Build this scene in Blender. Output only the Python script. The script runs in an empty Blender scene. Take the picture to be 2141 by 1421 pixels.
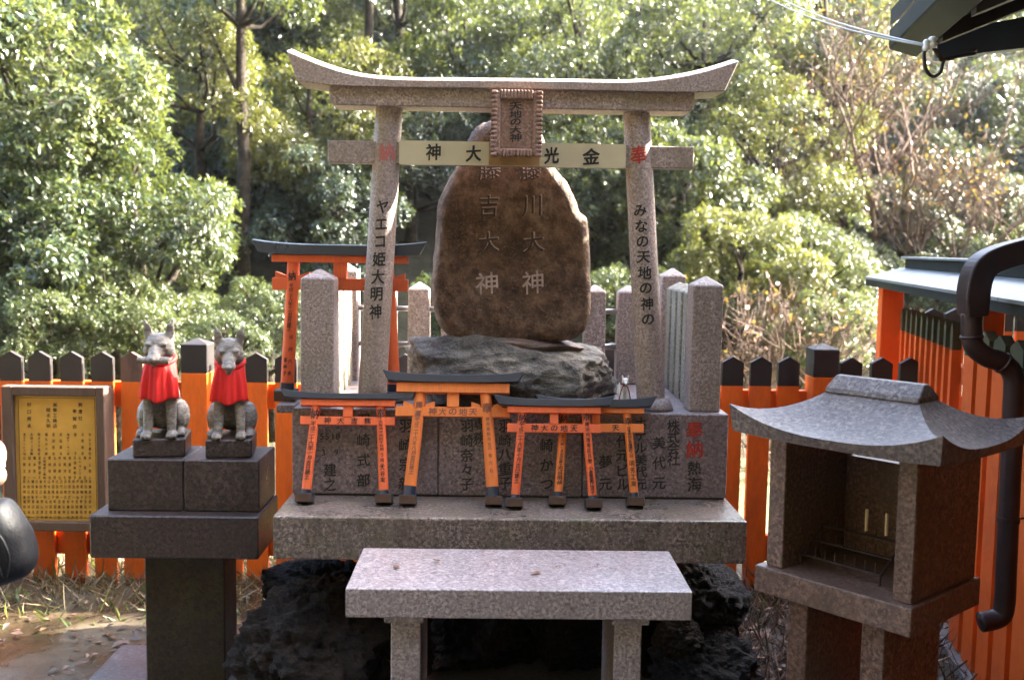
import bpy, bmesh, math, random
import numpy as np
from mathutils import Vector, Matrix, noise
from mathutils.geometry import tessellate_polygon
from mathutils.bvhtree import BVHTree

random.seed(7)
SC = bpy.context.scene
COL = SC.collection
R = math.radians

# ------------------------------------------------------------------ camera
FPX, CX, CY = 2150.0, 1070.5, 710.5          # focal length and centre for the 2141 x 1421 photograph
EYE = Vector((0, 0, 1.65))
PITCH, ROLL, YAW = math.atan(195 / 2150), 0.0158, R(-1.0)
CAMROT = Matrix.Rotation(YAW, 4, 'Z') @ Matrix.Rotation(math.pi / 2 - PITCH, 4, 'X') @ Matrix.Rotation(ROLL, 4, 'Z')
cam_d = bpy.data.cameras.new('camera')
cam = bpy.data.objects.new('camera', cam_d)
COL.objects.link(cam)
cam.matrix_world = Matrix.Translation(EYE) @ CAMROT
cam_d.sensor_width = 36
cam_d.lens = FPX / 2141 * 36
cam_d.clip_start = 0.05
cam_d.clip_end = 500
cam_d.dof.use_dof = True
cam_d.dof.focus_distance = 3.5
cam_d.dof.aperture_fstop = 3.4
SC.camera = cam

# ------------------------------------------------------------------ world, sun, exposure
SUN_AZ, SUN_EL = R(17), R(34)                # azimuth measured from +X towards +Y
SUN = Vector((math.cos(SUN_AZ) * math.cos(SUN_EL), math.sin(SUN_AZ) * math.cos(SUN_EL), math.sin(SUN_EL)))
world = bpy.data.worlds.new('World')
SC.world = world
world.use_nodes = True
wn = world.node_tree.nodes
wn.clear()
sky = wn.new('ShaderNodeTexSky')
sky.sky_type = 'NISHITA'
sky.sun_disc = False
sky.sun_elevation = SUN_EL
sky.sun_rotation = math.pi / 2 - SUN_AZ      # measured from +Y clockwise
sky.air_density, sky.dust_density, sky.ozone_density = 1.0, 4.0, 0.6
bgn = wn.new('ShaderNodeBackground')
bgn.inputs['Strength'].default_value = 0.15
wo = wn.new('ShaderNodeOutputWorld')
world.node_tree.links.new(sky.outputs[0], bgn.inputs[0])
world.node_tree.links.new(bgn.outputs[0], wo.inputs[0])
sun_d = bpy.data.lights.new('sun', 'SUN')
sun_d.energy = 4.6
sun_d.angle = R(0.53)
sun_d.color = (1.0, 0.93, 0.80)
sun = bpy.data.objects.new('sun', sun_d)
COL.objects.link(sun)
sun.rotation_euler = SUN.to_track_quat('Z', 'Y').to_euler()
SC.view_settings.view_transform = 'Standard'
SC.view_settings.look = 'None'
SC.view_settings.gamma = 1
SC.view_settings.use_curve_mapping = False
SC.view_settings.exposure = 3.75
SC.render.engine = 'CYCLES'
SC.cycles.max_bounces = 5
SC.cycles.diffuse_bounces = 3
SC.cycles.glossy_bounces = 2
SC.cycles.transparent_max_bounces = 6
SC.cycles.caustics_reflective = False
SC.cycles.caustics_refractive = False
SC.cycles.sample_clamp_indirect = 6
SC.cycles.use_denoising = True
SC.cycles.use_adaptive_sampling = True
SC.cycles.adaptive_threshold = 0.02


def ray(px, py):
    d = Vector(((px - CX) / FPX, -(py - CY) / FPX, -1.0))
    return (CAMROT.to_3x3() @ d)


def P(px, py, Y):
    """photo pixel -> point on the vertical plane at distance Y"""
    d = ray(px, py)
    return EYE + d * (Y / d.y)


def PZ(px, py, z):
    d = ray(px, py)
    return EYE + d * ((z - EYE.z) / d.z)


# ------------------------------------------------------------------ materials
class NT:
    def __init__(s, name):
        s.m = bpy.data.materials.new(name)
        s.m.use_nodes = True
        s.t = s.m.node_tree
        s.n = s.t.nodes
        s.b = s.n['Principled BSDF']
        s.out = s.n['Material Output']

    def node(s, typ, **kw):
        n = s.n.new(typ)
        for k, v in kw.items():
            setattr(n, k, v)
        return n

    def link(s, a, b):
        s.t.links.new(a, b)

    def coord(s, kind='Object', scale=(1, 1, 1)):
        c = s.node('ShaderNodeTexCoord')
        mp = s.node('ShaderNodeMapping')
        mp.inputs['Scale'].default_value = scale
        oi = s.node('ShaderNodeObjectInfo')
        sc_ = s.node('ShaderNodeVectorMath', operation='MULTIPLY_ADD')
        s.link(oi.outputs['Random'], sc_.inputs[0])
        sc_.inputs[1].default_value = (9.3, 7.1, 11.7)
        s.link(c.outputs[kind], sc_.inputs[2])
        s.link(sc_.outputs[0], mp.inputs[0])
        return mp.outputs[0]

    def noise(s, vec, scale, detail=4, rough=.6):
        n = s.node('ShaderNodeTexNoise')
        n.inputs['Scale'].default_value = scale
        n.inputs['Detail'].default_value = detail
        n.inputs['Roughness'].default_value = rough
        s.link(vec, n.inputs['Vector'])
        return n.outputs['Fac']

    def ramp(s, fac, stops, interp='LINEAR'):
        r = s.node('ShaderNodeValToRGB')
        r.color_ramp.interpolation = interp
        e = r.color_ramp.elements
        while len(e) < len(stops):
            e.new(0.5)
        for i, (p, c) in enumerate(stops):
            e[i].position = p
            if not hasattr(c, '__len__'):
                c = (c, c, c)
            e[i].color = (c[0], c[1], c[2], 1)
        s.link(fac, r.inputs[0])
        return r.outputs[0]

    def mix(s, fac, a, b, blend='MIX'):
        m = s.node('ShaderNodeMix', data_type='RGBA', blend_type=blend)
        for sock, v in ((m.inputs[0], fac), (m.inputs[6], a), (m.inputs[7], b)):
            if hasattr(v, 'links') or hasattr(v, 'is_linked'):
                s.link(v, sock)
            elif hasattr(v, '__len__'):
                sock.default_value = (v[0], v[1], v[2], 1)
            else:
                sock.default_value = v
        return m.outputs[2]

    def bump(s, h, strength=.3, dist=.01):
        b = s.node('ShaderNodeBump')
        b.inputs['Strength'].default_value = strength
        b.inputs['Distance'].default_value = dist
        s.link(h, b.inputs['Height'])
        s.link(b.outputs[0], s.b.inputs['Normal'])

    def color(s, c):
        if hasattr(c, 'is_linked'):
            s.link(c, s.b.inputs['Base Color'])
        else:
            s.b.inputs['Base Color'].default_value = (c[0], c[1], c[2], 1)

    def rough(s, r):
        if hasattr(r, 'is_linked'):
            s.link(r, s.b.inputs['Roughness'])
        else:
            s.b.inputs['Roughness'].default_value = r


def granite(name, light, dark, stain=(.10, .085, .06), amount=.5, grain=170, rough=.55, spec=.4, moss=0.0, dark_pos=.45, bump=.35):
    k = NT(name)
    v = k.coord()
    g = k.noise(v, grain * .62, 3, .8)
    c = k.ramp(g, [(dark_pos - .06, dark), (dark_pos + .06, [(a * .55 + b * .45) for a, b in zip(light, dark)]), (.56, light), (.72, [min(1, a * 1.25) for a in light])])
    g2 = k.noise(v, grain * .3, 2, .6)
    c = k.mix(k.ramp(g2, [(.44, 0), (.60, .6)]), c, [a * .45 + b * .5 for a, b in zip(light, dark)])
    big = k.noise(k.coord(scale=(1, 1, .55)), 5.5, 6, .68)
    c = k.mix(k.ramp(big, [(.42, 0), (.70, amount)]), c, stain)
    st = k.noise(k.coord(scale=(11, 11, .9)), 1.6, 5, .7)
    c = k.mix(k.ramp(st, [(.52, 0), (.72, amount * .8)]), c, [x * .8 for x in stain])
    oi = k.node('ShaderNodeObjectInfo')
    c = k.mix(k.ramp(oi.outputs['Random'], [(0, .0), (1, .28)]), c, [x * .55 for x in light])
    if moss:
        mz = k.noise(v, 9, 5, .7)
        c = k.mix(k.ramp(mz, [(.5, 0), (.68, moss)]), c, (.09, .10, .03))
    k.color(c)
    k.rough(k.ramp(big, [(.3, rough), (.75, rough * .62)]))
    k.b.inputs['Specular IOR Level'].default_value = spec
    k.bump(g, bump, .004)
    return k.m


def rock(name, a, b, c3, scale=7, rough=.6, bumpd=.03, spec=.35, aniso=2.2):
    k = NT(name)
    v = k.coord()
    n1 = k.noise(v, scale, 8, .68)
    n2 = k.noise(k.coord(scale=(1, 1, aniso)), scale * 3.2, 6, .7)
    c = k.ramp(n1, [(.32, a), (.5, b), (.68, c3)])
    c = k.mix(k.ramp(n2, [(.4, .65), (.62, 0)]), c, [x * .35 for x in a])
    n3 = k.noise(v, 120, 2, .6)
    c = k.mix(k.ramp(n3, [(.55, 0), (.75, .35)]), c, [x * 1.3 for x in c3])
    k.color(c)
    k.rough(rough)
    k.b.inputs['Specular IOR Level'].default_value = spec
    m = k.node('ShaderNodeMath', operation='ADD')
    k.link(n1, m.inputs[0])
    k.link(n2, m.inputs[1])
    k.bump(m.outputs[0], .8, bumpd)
    return k.m


def paint(name, col, dirt=(.1, .05, .03), amount=.35, rough=.45, scale=9, spec=.4, grain=.15):
    k = NT(name)
    v = k.coord(scale=(1, 1, .35))
    n = k.noise(v, scale, 6, .7)
    fine = k.noise(k.coord(scale=(6, 6, .6)), 30, 4, .6)
    c = k.mix(k.ramp(n, [(.48, 0), (.75, amount)]), col, dirt)
    c = k.mix(k.ramp(fine, [(.35, grain), (.6, 0)]), c, [x * .55 for x in col])
    oi = k.node('ShaderNodeObjectInfo')
    c = k.mix(k.ramp(oi.outputs['Random'], [(0, 0), (1, .35)]), c, [x * .62 + y * .25 for x, y in zip(col, dirt)])
    k.color(c)
    k.rough(k.ramp(n, [(.3, rough), (.7, min(1, rough * 1.5))]))
    k.b.inputs['Specular IOR Level'].default_value = spec
    k.bump(fine, .12, .002)
    return k.m


def plain(name, col, rough=.5, metal=0, spec=.4, nscale=0, namt=.2):
    k = NT(name)
    if nscale:
        n = k.noise(k.coord(), nscale, 5, .65)
        k.color(k.mix(k.ramp(n, [(.35, 0), (.7, namt)]), col, [x * .35 for x in col]))
        k.bump(n, .1, .002)
    else:
        n = k.noise(k.coord(), 60, 3)
        k.color(k.mix(k.ramp(n, [(.4, 0), (.7, .12)]), col, [x * .6 for x in col]))
    k.rough(rough)
    k.b.inputs['Metallic'].default_value = metal
    k.b.inputs['Specular IOR Level'].default_value = spec
    return k.m


def leafmat(name, c1, c2, c3, transl=.35, rough=.3):
    k = NT(name)
    a = k.node('ShaderNodeAttribute', attribute_name='tint')
    c = k.ramp(a.outputs['Fac'], [(0, c1), (.6, c2), (1, c3)])
    k.color(c)
    k.rough(rough)
    k.b.inputs['Specular IOR Level'].default_value = .9
    tr = k.node('ShaderNodeBsdfTranslucent')
    tc = k.mix(.5, c, (.24, .27, .04), 'MIX')
    k.link(tc, tr.inputs[0])
    ms = k.node('ShaderNodeMixShader')
    ms.inputs[0].default_value = transl
    k.link(k.b.outputs[0], ms.inputs[1])
    k.link(tr.outputs[0], ms.inputs[2])
    k.link(ms.outputs[0], k.out.inputs[0])
    return k.m


M = {}
M['torii'] = granite('torii_granite', (.54, .43, .395), (.16, .12, .11), (.20, .155, .10), .6, 190, .6)
M['bench'] = granite('bench_granite', (.62, .515, .495), (.13, .10, .098), (.26, .20, .17), .35, 170, .38, .55)
M['slab'] = granite('slab_granite', (.46, .35, .29), (.05, .038, .032), (.065, .05, .032), .7, 125, .36, .5, moss=.4, dark_pos=.48)
for m_, cw in (('bench', .7), ('slab', .5)):
    b_ = M[m_].node_tree.nodes['Principled BSDF']
    b_.inputs['Coat Weight'].default_value = cw
    b_.inputs['Coat Roughness'].default_value = .22
M['block'] = granite('block_granite', (.34, .27, .27), (.075, .06, .064), (.16, .125, .115), .4, 165, .5, dark_pos=.45)
M['post'] = granite('post_granite', (.50, .40, .37), (.13, .10, .095), (.17, .145, .10), .55, 180, .62)
M['sidepost'] = granite('weathered_granite', (.37, .35, .28), (.11, .10, .08), (.14, .10, .06), .7, 180, .7)
M['dark'] = granite('dark_wet_granite', (.088, .060, .052), (.016, .011, .011), (.024, .017, .014), .6, 120, .42, .45, bump=.9)
M['pillar'] = granite('mossy_pillar_granite', (.068, .048, .031), (.022, .016, .011), (.03, .025, .012), .7, 120, .6, .3, moss=.4)
M['lantern'] = granite('lantern_granite', (.28, .165, .12), (.05, .027, .022), (.07, .04, .024), .6, 140, .5, dark_pos=.47)
M['lantern_in'] = granite('lit_back_granite', (.30, .165, .125), (.055, .03, .024), (.05, .032, .025), .7, 150, .5)  # back wall granite, brightened reddish to put its light into the colour
M['roofstone'] = granite('roof_granite', (.27, .21, .178), (.045, .033, .03), (.085, .062, .054), .55, 130, .55, .25, dark_pos=.47)
M['plaque'] = granite('plaque_granite', (.40, .25, .20), (.13, .075, .06), (.16, .07, .035), .7, 190, .6)
M['stele'] = rock('stele_stone', (.075, .040, .024), (.21, .12, .070), (.36, .235, .155), 7, .6, .05, .3, 1.0)
M['mortar'] = rock('mortar', (.13, .085, .07), (.2, .13, .1), (.26, .18, .15), 9, .6, .01)
M['baserock'] = rock('base_rock_stone', (.075, .065, .058), (.17, .15, .13), (.30, .28, .235), 6, .8, .03)
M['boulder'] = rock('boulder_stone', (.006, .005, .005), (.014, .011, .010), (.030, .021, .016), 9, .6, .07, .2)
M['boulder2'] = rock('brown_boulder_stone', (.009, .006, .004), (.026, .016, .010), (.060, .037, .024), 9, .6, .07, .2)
M['foxstone'] = rock('fox_stone', (.20, .175, .15), (.30, .265, .23), (.42, .38, .33), 14, .6, .004)
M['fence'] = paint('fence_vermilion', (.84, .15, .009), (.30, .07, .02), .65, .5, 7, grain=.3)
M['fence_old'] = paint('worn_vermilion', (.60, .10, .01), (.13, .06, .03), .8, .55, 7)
M['wall_shaded'] = paint('shaded_wall_vermilion', (.60, .10, .008), (.22, .05, .015), .6, .55)  # darker than the fence vermilion, the eave's shade put into the colour
M['black'] = paint('black_paint', (.022, .018, .018), (.05, .035, .03), .4, .45)
M['blackworn'] = paint('peeling_black_paint', (.16, .085, .06), (.03, .024, .022), .9, .6, 14)
M['sidelit_black'] = paint('sidelit_black_paint', (.05, .06, .032), (.03, .03, .02), .5, .5)  # black paint, its olive sidelit look put into the colour
M['coral'] = paint('coral_paint', (.86, .155, .045), (.50, .11, .05), .5, .45, 14, grain=.28)
M['amber'] = paint('amber_orange_paint', (.85, .225, .045), (.52, .13, .05), .55, .45, 14, grain=.3)
M['torii_black'] = paint('skylit_black_paint', (.022, .030, .052), (.012, .014, .022), .5, .26, 20, .7, grain=.2)  # black paint, the sky's bluish reflection put into the base colour
M['endwood'] = paint('wet_end_wood', (.075, .035, .018), (.03, .014, .01), .7, .4, 20)
M['ink'] = plain('black_ink', (.012, .011, .012), .5)
M['inkfaded'] = plain('faded_ink', (.20, .075, .045), .6)
M['carve'] = plain('carved_shadow_paint', (.03, .027, .026), .6)
M['redpaint'] = plain('red_paint', (.42, .035, .02), .6)
M['redfaded'] = plain('faded_red_paint', (.45, .13, .11), .6)
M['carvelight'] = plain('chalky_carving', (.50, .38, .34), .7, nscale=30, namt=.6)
M['carvedark'] = plain('dark_carving', (.045, .026, .02), .6)
M['cream'] = plain('cream_board', (.60, .53, .36), .35, nscale=4, namt=.25)
M['creambrown'] = plain('stained_board', (.38, .22, .08), .5, nscale=20, namt=.5)
M['brass'] = plain('brass_plate', (.62, .36, .07), .42, .2, nscale=7, namt=.3)
M['frame'] = paint('weathered_wood', (.12, .075, .055), (.045, .03, .025), .7, .55, 6, grain=.6)
M['cloth'] = plain('red_cloth', (.66, .012, .008), .75, nscale=60, namt=.15)
M['steel'] = plain('steel_pipe', (.55, .55, .56), .3, 1)
M['copper'] = plain('brown_copper', (.055, .033, .032), .42, .4, nscale=9, namt=.6)
M['patina'] = plain('weathered_copper_sheet', (.022, .024, .02), .65, 0, .2, nscale=5, namt=.5)
M['sheet'] = plain('grey_copper_sheet', (.24, .25, .255), .4, .2, nscale=5, namt=.35)
M['bluegrey'] = plain('blue_grey_paint', (.06, .075, .095), .5, nscale=5)
M['darkwood'] = paint('dark_eave_wood', (.05, .036, .03), (.02, .016, .014), .6, .6)
M['porcelain'] = plain('porcelain', (.75, .74, .72), .15, spec=.6)
M['china'] = plain('white_china', (.85, .81, .77), .25, nscale=18, namt=.12)
M['cord'] = plain('dark_red_cord', (.20, .012, .015), .7)
M['gold'] = plain('gilded_edge', (.7, .5, .15), .4)
M['rubber'] = plain('black_rubber', (.015, .014, .014), .5)
M['wire'] = plain('grey_wire', (.22, .21, .20), .4, .3)
M['candle'] = plain('candle_wax', (.80, .62, .42), .4)
M['iron'] = plain('rusty_iron', (.045, .026, .02), .6, .3, nscale=60, namt=.5)
M['leather'] = plain('black_leather', (.006, .007, .010), .58, spec=.3, nscale=9, namt=.5)
M['leather'].node_tree.nodes['Bump'].inputs['Strength'].default_value = .35
M['leather'].node_tree.nodes['Bump'].inputs['Distance'].default_value = .02
M['coat'] = plain('black_coat', (.018, .018, .02), .8, nscale=90, namt=.3)
M['jeans'] = plain('dark_trousers', (.03, .032, .045), .85, nscale=90, namt=.3)
M['skin'] = plain('skin', (.45, .27, .20), .5, nscale=30, namt=.12)
M['hair'] = plain('dark_hair', (.02, .014, .011), .5)
M['concrete'] = granite('concrete', (.14, .135, .14), (.07, .065, .065), (.06, .05, .045), .6, 90, .45, .45)
M['kerb'] = granite('kerb_stone', (.30, .28, .27), (.13, .12, .12), (.1, .09, .08), .5, 100, .45)
M['brickred'] = plain('broken_brick', (.30, .10, .06), .8, nscale=40)
M['deadleaf'] = plain('dead_leaf', (.24, .10, .04), .6, nscale=40, namt=.6)
M['bark'] = rock('bark', (.02, .015, .011), (.055, .042, .032), (.11, .088, .07), 9, .8, .03, .2)
M['twig'] = rock('twig_bark', (.085, .052, .04), (.16, .105, .082), (.26, .19, .16), 9, .8, .01, .2)
M['leafA'] = leafmat('leaf_deep', (.018, .038, .014), (.048, .078, .030), (.12, .145, .06))
M['leafB'] = leafmat('leaf_mid', (.026, .050, .017), (.074, .100, .036), (.19, .195, .085))
M['leafC'] = leafmat('leaf_yellow', (.045, .062, .014), (.122, .122, .030), (.26, .22, .065), .4)
M['leafD'] = leafmat('leaf_blue', (.011, .028, .020), (.026, .052, .036), (.075, .105, .068), .25)
M['leafE'] = leafmat('leaf_brown', (.09, .035, .012), (.22, .08, .025), (.35, .14, .04), .3, .5)


def soil():
    k = NT('wet_soil')
    v = k.coord()
    n = k.noise(v, 1.6, 6, .6)
    f = k.noise(v, 35, 5, .7)
    c = k.ramp(n, [(.35, (.032, .024, .015)), (.55, (.07, .052, .03)), (.7, (.095, .075, .045))])
    c = k.mix(k.ramp(f, [(.45, 0), (.7, .5)]), c, (.03, .022, .014))
    k.color(c)
    k.rough(k.ramp(n, [(.45, .10), (.62, .6)]))
    m = k.node('ShaderNodeMath', operation='ADD')
    k.link(n, m.inputs[0])
    k.link(f, m.inputs[1])
    k.bump(m.outputs[0], .22, .02)
    return k.m


def forest_floor():
    k = NT('forest_floor')
    v = k.coord()
    n = k.noise(v, 2.2, 8, .7)
    k.color(k.ramp(n, [(.35, (.012, .014, .007)), (.55, (.045, .04, .02)), (.72, (.09, .065, .035))]))
    k.rough(.9)
    k.bump(n, .8, .1)
    return k.m


def water():
    k = NT('pond_water')
    v = k.coord()
    k.color(k.ramp(k.noise(v, .5, 3), [(.3, (.13, .15, .07)), (.7, (.20, .21, .11))]))
    k.rough(.08)
    k.bump(k.noise(k.coord(scale=(1, 2, 1)), 5, 4), .12, .03)
    return k.m


M['soil'], M['floor'], M['water'] = soil(), forest_floor(), water()

# ------------------------------------------------------------------ building helpers


class MB:
    def __init__(s):
        s.v, s.f = [], []

    def add(s, vs, fs):
        o = len(s.v)
        s.v += [tuple(v) for v in vs]
        s.f += [tuple(i + o for i in f) for f in fs]
        return s

    def box(s, x0, x1, y0, y1, z0, z1):
        return s.add([(x0, y0, z0), (x1, y0, z0), (x1, y1, z0), (x0, y1, z0), (x0, y0, z1), (x1, y0, z1), (x1, y1, z1), (x0, y1, z1)],
                     [(3, 2, 1, 0), (4, 5, 6, 7), (0, 1, 5, 4), (1, 2, 6, 5), (2, 3, 7, 6), (3, 0, 4, 7)])

    def hexa(s, pts):
        return s.add(pts, [(3, 2, 1, 0), (4, 5, 6, 7), (0, 1, 5, 4), (1, 2, 6, 5), (2, 3, 7, 6), (3, 0, 4, 7)])

    def prism(s, poly, y0, y1):
        """polygon of (x, z), counter-clockwise seen from -y, extruded along y"""
        n = len(poly)
        vs = [(x, y0, z) for x, z in poly] + [(x, y1, z) for x, z in poly]
        fs = [tuple(range(n)), tuple(range(2 * n - 1, n - 1, -1))]
        fs += [((i + 1) % n, i, i + n, (i + 1) % n + n) for i in range(n)]
        return s.add(vs, fs)

    def tube(s, pts, rad, n=10, caps=True, sq=None):
        pts = [Vector(p) for p in pts]
        if not hasattr(rad, '__len__'):
            rad = [rad] * len(pts)
        vs, fs = [], []
        up = None
        for i, p in enumerate(pts):
            d = (pts[min(i + 1, len(pts) - 1)] - pts[max(i - 1, 0)]).normalized()
            if up is None:
                a = Vector((0, 0, 1)) if abs(d.z) < .9 else Vector((0, 1, 0))
                up = (a - d * a.dot(d)).normalized()
            else:
                up = (up - d * up.dot(d)).normalized()
            r = d.cross(up)
            for k in range(n):
                t = 2 * math.pi * k / n
                vs.append(p + (up * math.cos(t) + r * math.sin(t)) * rad[i])
        for i in range(len(pts) - 1):
            for k in range(n):
                a, b = i * n + k, i * n + (k + 1) % n
                fs.append((b, a, a + n, b + n))
        if caps:
            fs.append(tuple(range(n)))
            fs.append(tuple(range(len(pts) * n - 1, (len(pts) - 1) * n - 1, -1)))
        return s.add(vs, fs)

    def pyramid_post(s, x0, x1, y0, y1, z0, z1, zt, taper=0):
        t = taper
        cx, cy = (x0 + x1) / 2, (y0 + y1) / 2
        return s.add([(x0, y0, z0), (x1, y0, z0), (x1, y1, z0), (x0, y1, z0),
                      (x0 + t, y0 + t, z1), (x1 - t, y0 + t, z1), (x1 - t, y1 - t, z1), (x0 + t, y1 - t, z1), (cx, cy, zt)],
                     [(3, 2, 1, 0), (0, 1, 5, 4), (1, 2, 6, 5), (2, 3, 7, 6), (3, 0, 4, 7), (4, 5, 8), (5, 6, 8), (6, 7, 8), (7, 4, 8)])

    def mesh(s, name):
        me = bpy.data.meshes.new(name)
        me.from_pydata(s.v, [], s.f)
        me.validate()
        return me


def thing(name, label, cat, loc=(0, 0, 0), rz=0, rx=0, group=None):
    o = bpy.data.objects.new(name, None)
    o.empty_display_size = .1
    COL.objects.link(o)
    o.location = loc
    o.rotation_euler = (rx, 0, rz)
    tag(o, label, cat, group)
    return o


def tag(o, label, cat, group=None):
    o['label'] = label
    o['category'] = cat
    if group:
        o['group'] = group
    return o


def root_of(o):
    while o.parent:
        o = o.parent
    return o


def part(name, mb, mat, parent=None, world=False, smooth=False, bevel=0, label=None, seg=1):
    me = mb.mesh(name) if isinstance(mb, MB) else mb
    if world and parent is not None:
        rt = root_of(parent)
        me.transform((Matrix.Translation(rt.location) @ rt.rotation_euler.to_matrix().to_4x4()).inverted())
    me.materials.clear()
    me.materials.append(mat)
    o = bpy.data.objects.new(name, me)
    COL.objects.link(o)
    o.parent = parent
    if smooth:
        me.polygons.foreach_set('use_smooth', [True] * len(me.polygons))
    if bevel:
        b = o.modifiers.new('bevel', 'BEVEL')
        b.width = bevel
        b.segments = seg
        b.limit_method = 'ANGLE'
        b.angle_limit = R(35)
        b.harden_normals = False
    if label:
        o['label'] = label
    return o


def autosmooth(o, ang=40):
    me = o.data
    me.polygons.foreach_set('use_smooth', [True] * len(me.polygons))
    me.set_sharp_from_angle(angle=R(ang))
    return o


def structure(name, me, mat, label=None):
    o = part(name, me, mat)
    o['kind'] = 'structure'
    if label:
        o['label'] = label
    return o


# lettering -----------------------------------------------------------------
GLYPH = {}
LAYER = [0]


def inside(pt, poly):
    x, y = pt
    r = False
    n = len(poly)
    for i in range(n):
        (x0, y0), (x1, y1) = poly[i], poly[(i + 1) % n]
        if (y0 > y) != (y1 > y) and x < (x1 - x0) * (y - y0) / (y1 - y0) + x0:
            r = not r
    return r


def thicken(poly, b):
    """move the contour along its left-hand normals"""
    n = len(poly)
    out = []
    for i in range(n):
        a, c = Vector(poly[i]) - Vector(poly[i - 1]), Vector(poly[(i + 1) % n]) - Vector(poly[i])
        if a.length < 1e-7 or c.length < 1e-7:
            out.append(poly[i])
            continue
        a.normalize()
        c.normalize()
        nn = Vector((a.y + c.y, -a.x - c.x))
        if nn.length < .3:
            out.append(poly[i])
            continue
        nn.normalize()
        out.append((poly[i][0] + nn.x * b, poly[i][1] + nn.y * b))
    return out


def glyph(ch, bold):
    """brush-weight glyph: every contour is filled on its own, so crossing strokes stay solid"""
    key = (ch, bold)
    if key not in GLYPH:
        c = bpy.data.curves.new('g', 'FONT')
        c.body = ch
        c.size = 1
        c.resolution_u = 2
        o = bpy.data.objects.new('g', c)
        COL.objects.link(o)
        dg = bpy.context.evaluated_depsgraph_get()
        cu = o.evaluated_get(dg).to_curve(dg)
        polys = []
        for sp in cu.splines:
            pts = []
            if sp.type == 'BEZIER':
                bp_ = sp.bezier_points
                n = len(bp_)
                for i in range(n):
                    p, q = bp_[i], bp_[(i + 1) % n]
                    straight = (p.handle_right - p.co).cross(q.co - p.co).length < 1e-5 and (q.handle_left - q.co).cross(q.co - p.co).length < 1e-5
                    for k in range(1 if straight else 3):
                        t = k / 3
                        w_ = p.co * (1 - t) ** 3 + p.handle_right * 3 * t * (1 - t) ** 2 + q.handle_left * 3 * t * t * (1 - t) + q.co * t ** 3
                        pts.append((w_.x, w_.y))
            else:
                pts = [(p.co.x, p.co.y) for p in sp.points]
            area = sum(pts[i - 1][0] * pts[i][1] - pts[i][0] * pts[i - 1][1] for i in range(len(pts))) / 2
            if abs(area) > 1e-6:
                polys.append((area, pts))
        V, F = [], []
        if polys:
            sg = math.copysign(1, max(polys, key=lambda q: abs(q[0]))[0])
            # counter-clockwise outers: left-hand side is inside, so the outward normal is (dy, -dx)
            polys = [(a * sg, p if sg > 0 else p[::-1]) for a, p in polys]
            outs = sorted([[a, p, []] for a, p in polys if a > 0], key=lambda q: q[0])
            for a, p in polys:
                if a < 0:
                    for q in outs:
                        if sum(inside(v_, q[1]) for v_ in p) > .9 * len(p):
                            q[2].append(p)
                            break
            for li, (a, p, holes) in enumerate(outs):
                for bk_ in (bold, bold * .7, bold * .4, bold * .15, 0):
                    rings = [thicken(p, bk_)] + [thicken(h, bk_) for h in holes]
                    flat_ = [Vector((x, y, 0)) for rg in rings for x, y in rg]
                    tris = tessellate_polygon([[Vector((x, y, 0)) for x, y in rg] for rg in rings])
                    want = abs(sum(sum(rg[i - 1][0] * rg[i][1] - rg[i][0] * rg[i - 1][1] for i in range(len(rg))) / 2 for rg in rings))
                    got = sum(abs((flat_[t[1]] - flat_[t[0]]).cross(flat_[t[2]] - flat_[t[0]]).z) / 2 for t in tris)
                    if abs(got - want) < .03 * want:
                        break
                bm = bmesh.new()
                bv = [bm.verts.new(v) for v in flat_]
                for t in tris:
                    try:
                        bm.faces.new([bv[i] for i in t])
                    except ValueError:
                        pass
                for _ in range(3):
                    es = [e for e in bm.edges if e.calc_length() > .22]
                    if not es:
                        break
                    bmesh.ops.subdivide_edges(bm, edges=es, cuts=1)
                    bmesh.ops.triangulate(bm, faces=bm.faces)
                o_ = len(V)
                bm.verts.index_update()
                V += [(v.co.x, v.co.y, li) for v in bm.verts]
                F += [tuple(v.index + o_ for v in f.verts) for f in bm.faces]
                bm.free()
        co = np.array(V) if V else np.zeros((0, 3))
        if len(co):
            mn, mx = co[:, :2].min(0), co[:, :2].max(0)
            co[:, :2] -= (mn + mx) / 2
        GLYPH[key] = (co, F)
        o.to_curve_clear() if False else None
        bpy.data.objects.remove(o)
        bpy.data.curves.remove(c)
    return GLYPH[key]


def letter_mesh(items, fn, bold=.010, wild=.04, seed=1, shear=.08):
    """items: (char, u, v, width, height); fn maps (u, v) to a point"""
    rn = random.Random(seed)
    V, F = [], []
    for ch, u, v, w, h in items:
        co, fs = glyph(ch, bold)
        if not len(co):
            continue
        rot = rn.uniform(-wild, wild) * 1.2
        kx, ky = w * rn.uniform(1 - wild, 1 + wild) / .95, h * rn.uniform(1 - wild, 1 + wild) / .95
        o = len(V)
        for x, y, layer in co:
            LAYER[0] = layer * .00012
            xx = x * kx
            yy = y * ky + x * kx * shear
            V.append(fn(u + xx * math.cos(rot) - yy * math.sin(rot), v + xx * math.sin(rot) + yy * math.cos(rot)))
        F += [tuple(i + o for i in f) for f in fs]
    me = bpy.data.meshes.new('lettering')
    me.from_pydata([tuple(v) for v in V], [], F)
    return me


def bvh_of(o):
    me = o.data
    return BVHTree.FromPolygons([v.co for v in me.vertices], [tuple(p.vertices) for p in me.polygons])


def projector(target, fn, direction, lift=.0015):
    """wrap lettering on the (root-local) surface of target"""
    tree = bvh_of(target)
    d = Vector(direction).normalized()

    def g(u, v):
        p = Vector(fn(u, v))
        hit = tree.ray_cast(p - d * .6, d)
        q = hit[0] if hit[0] is not None else p
        return q - d * (lift + LAYER[0])
    return g


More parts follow.
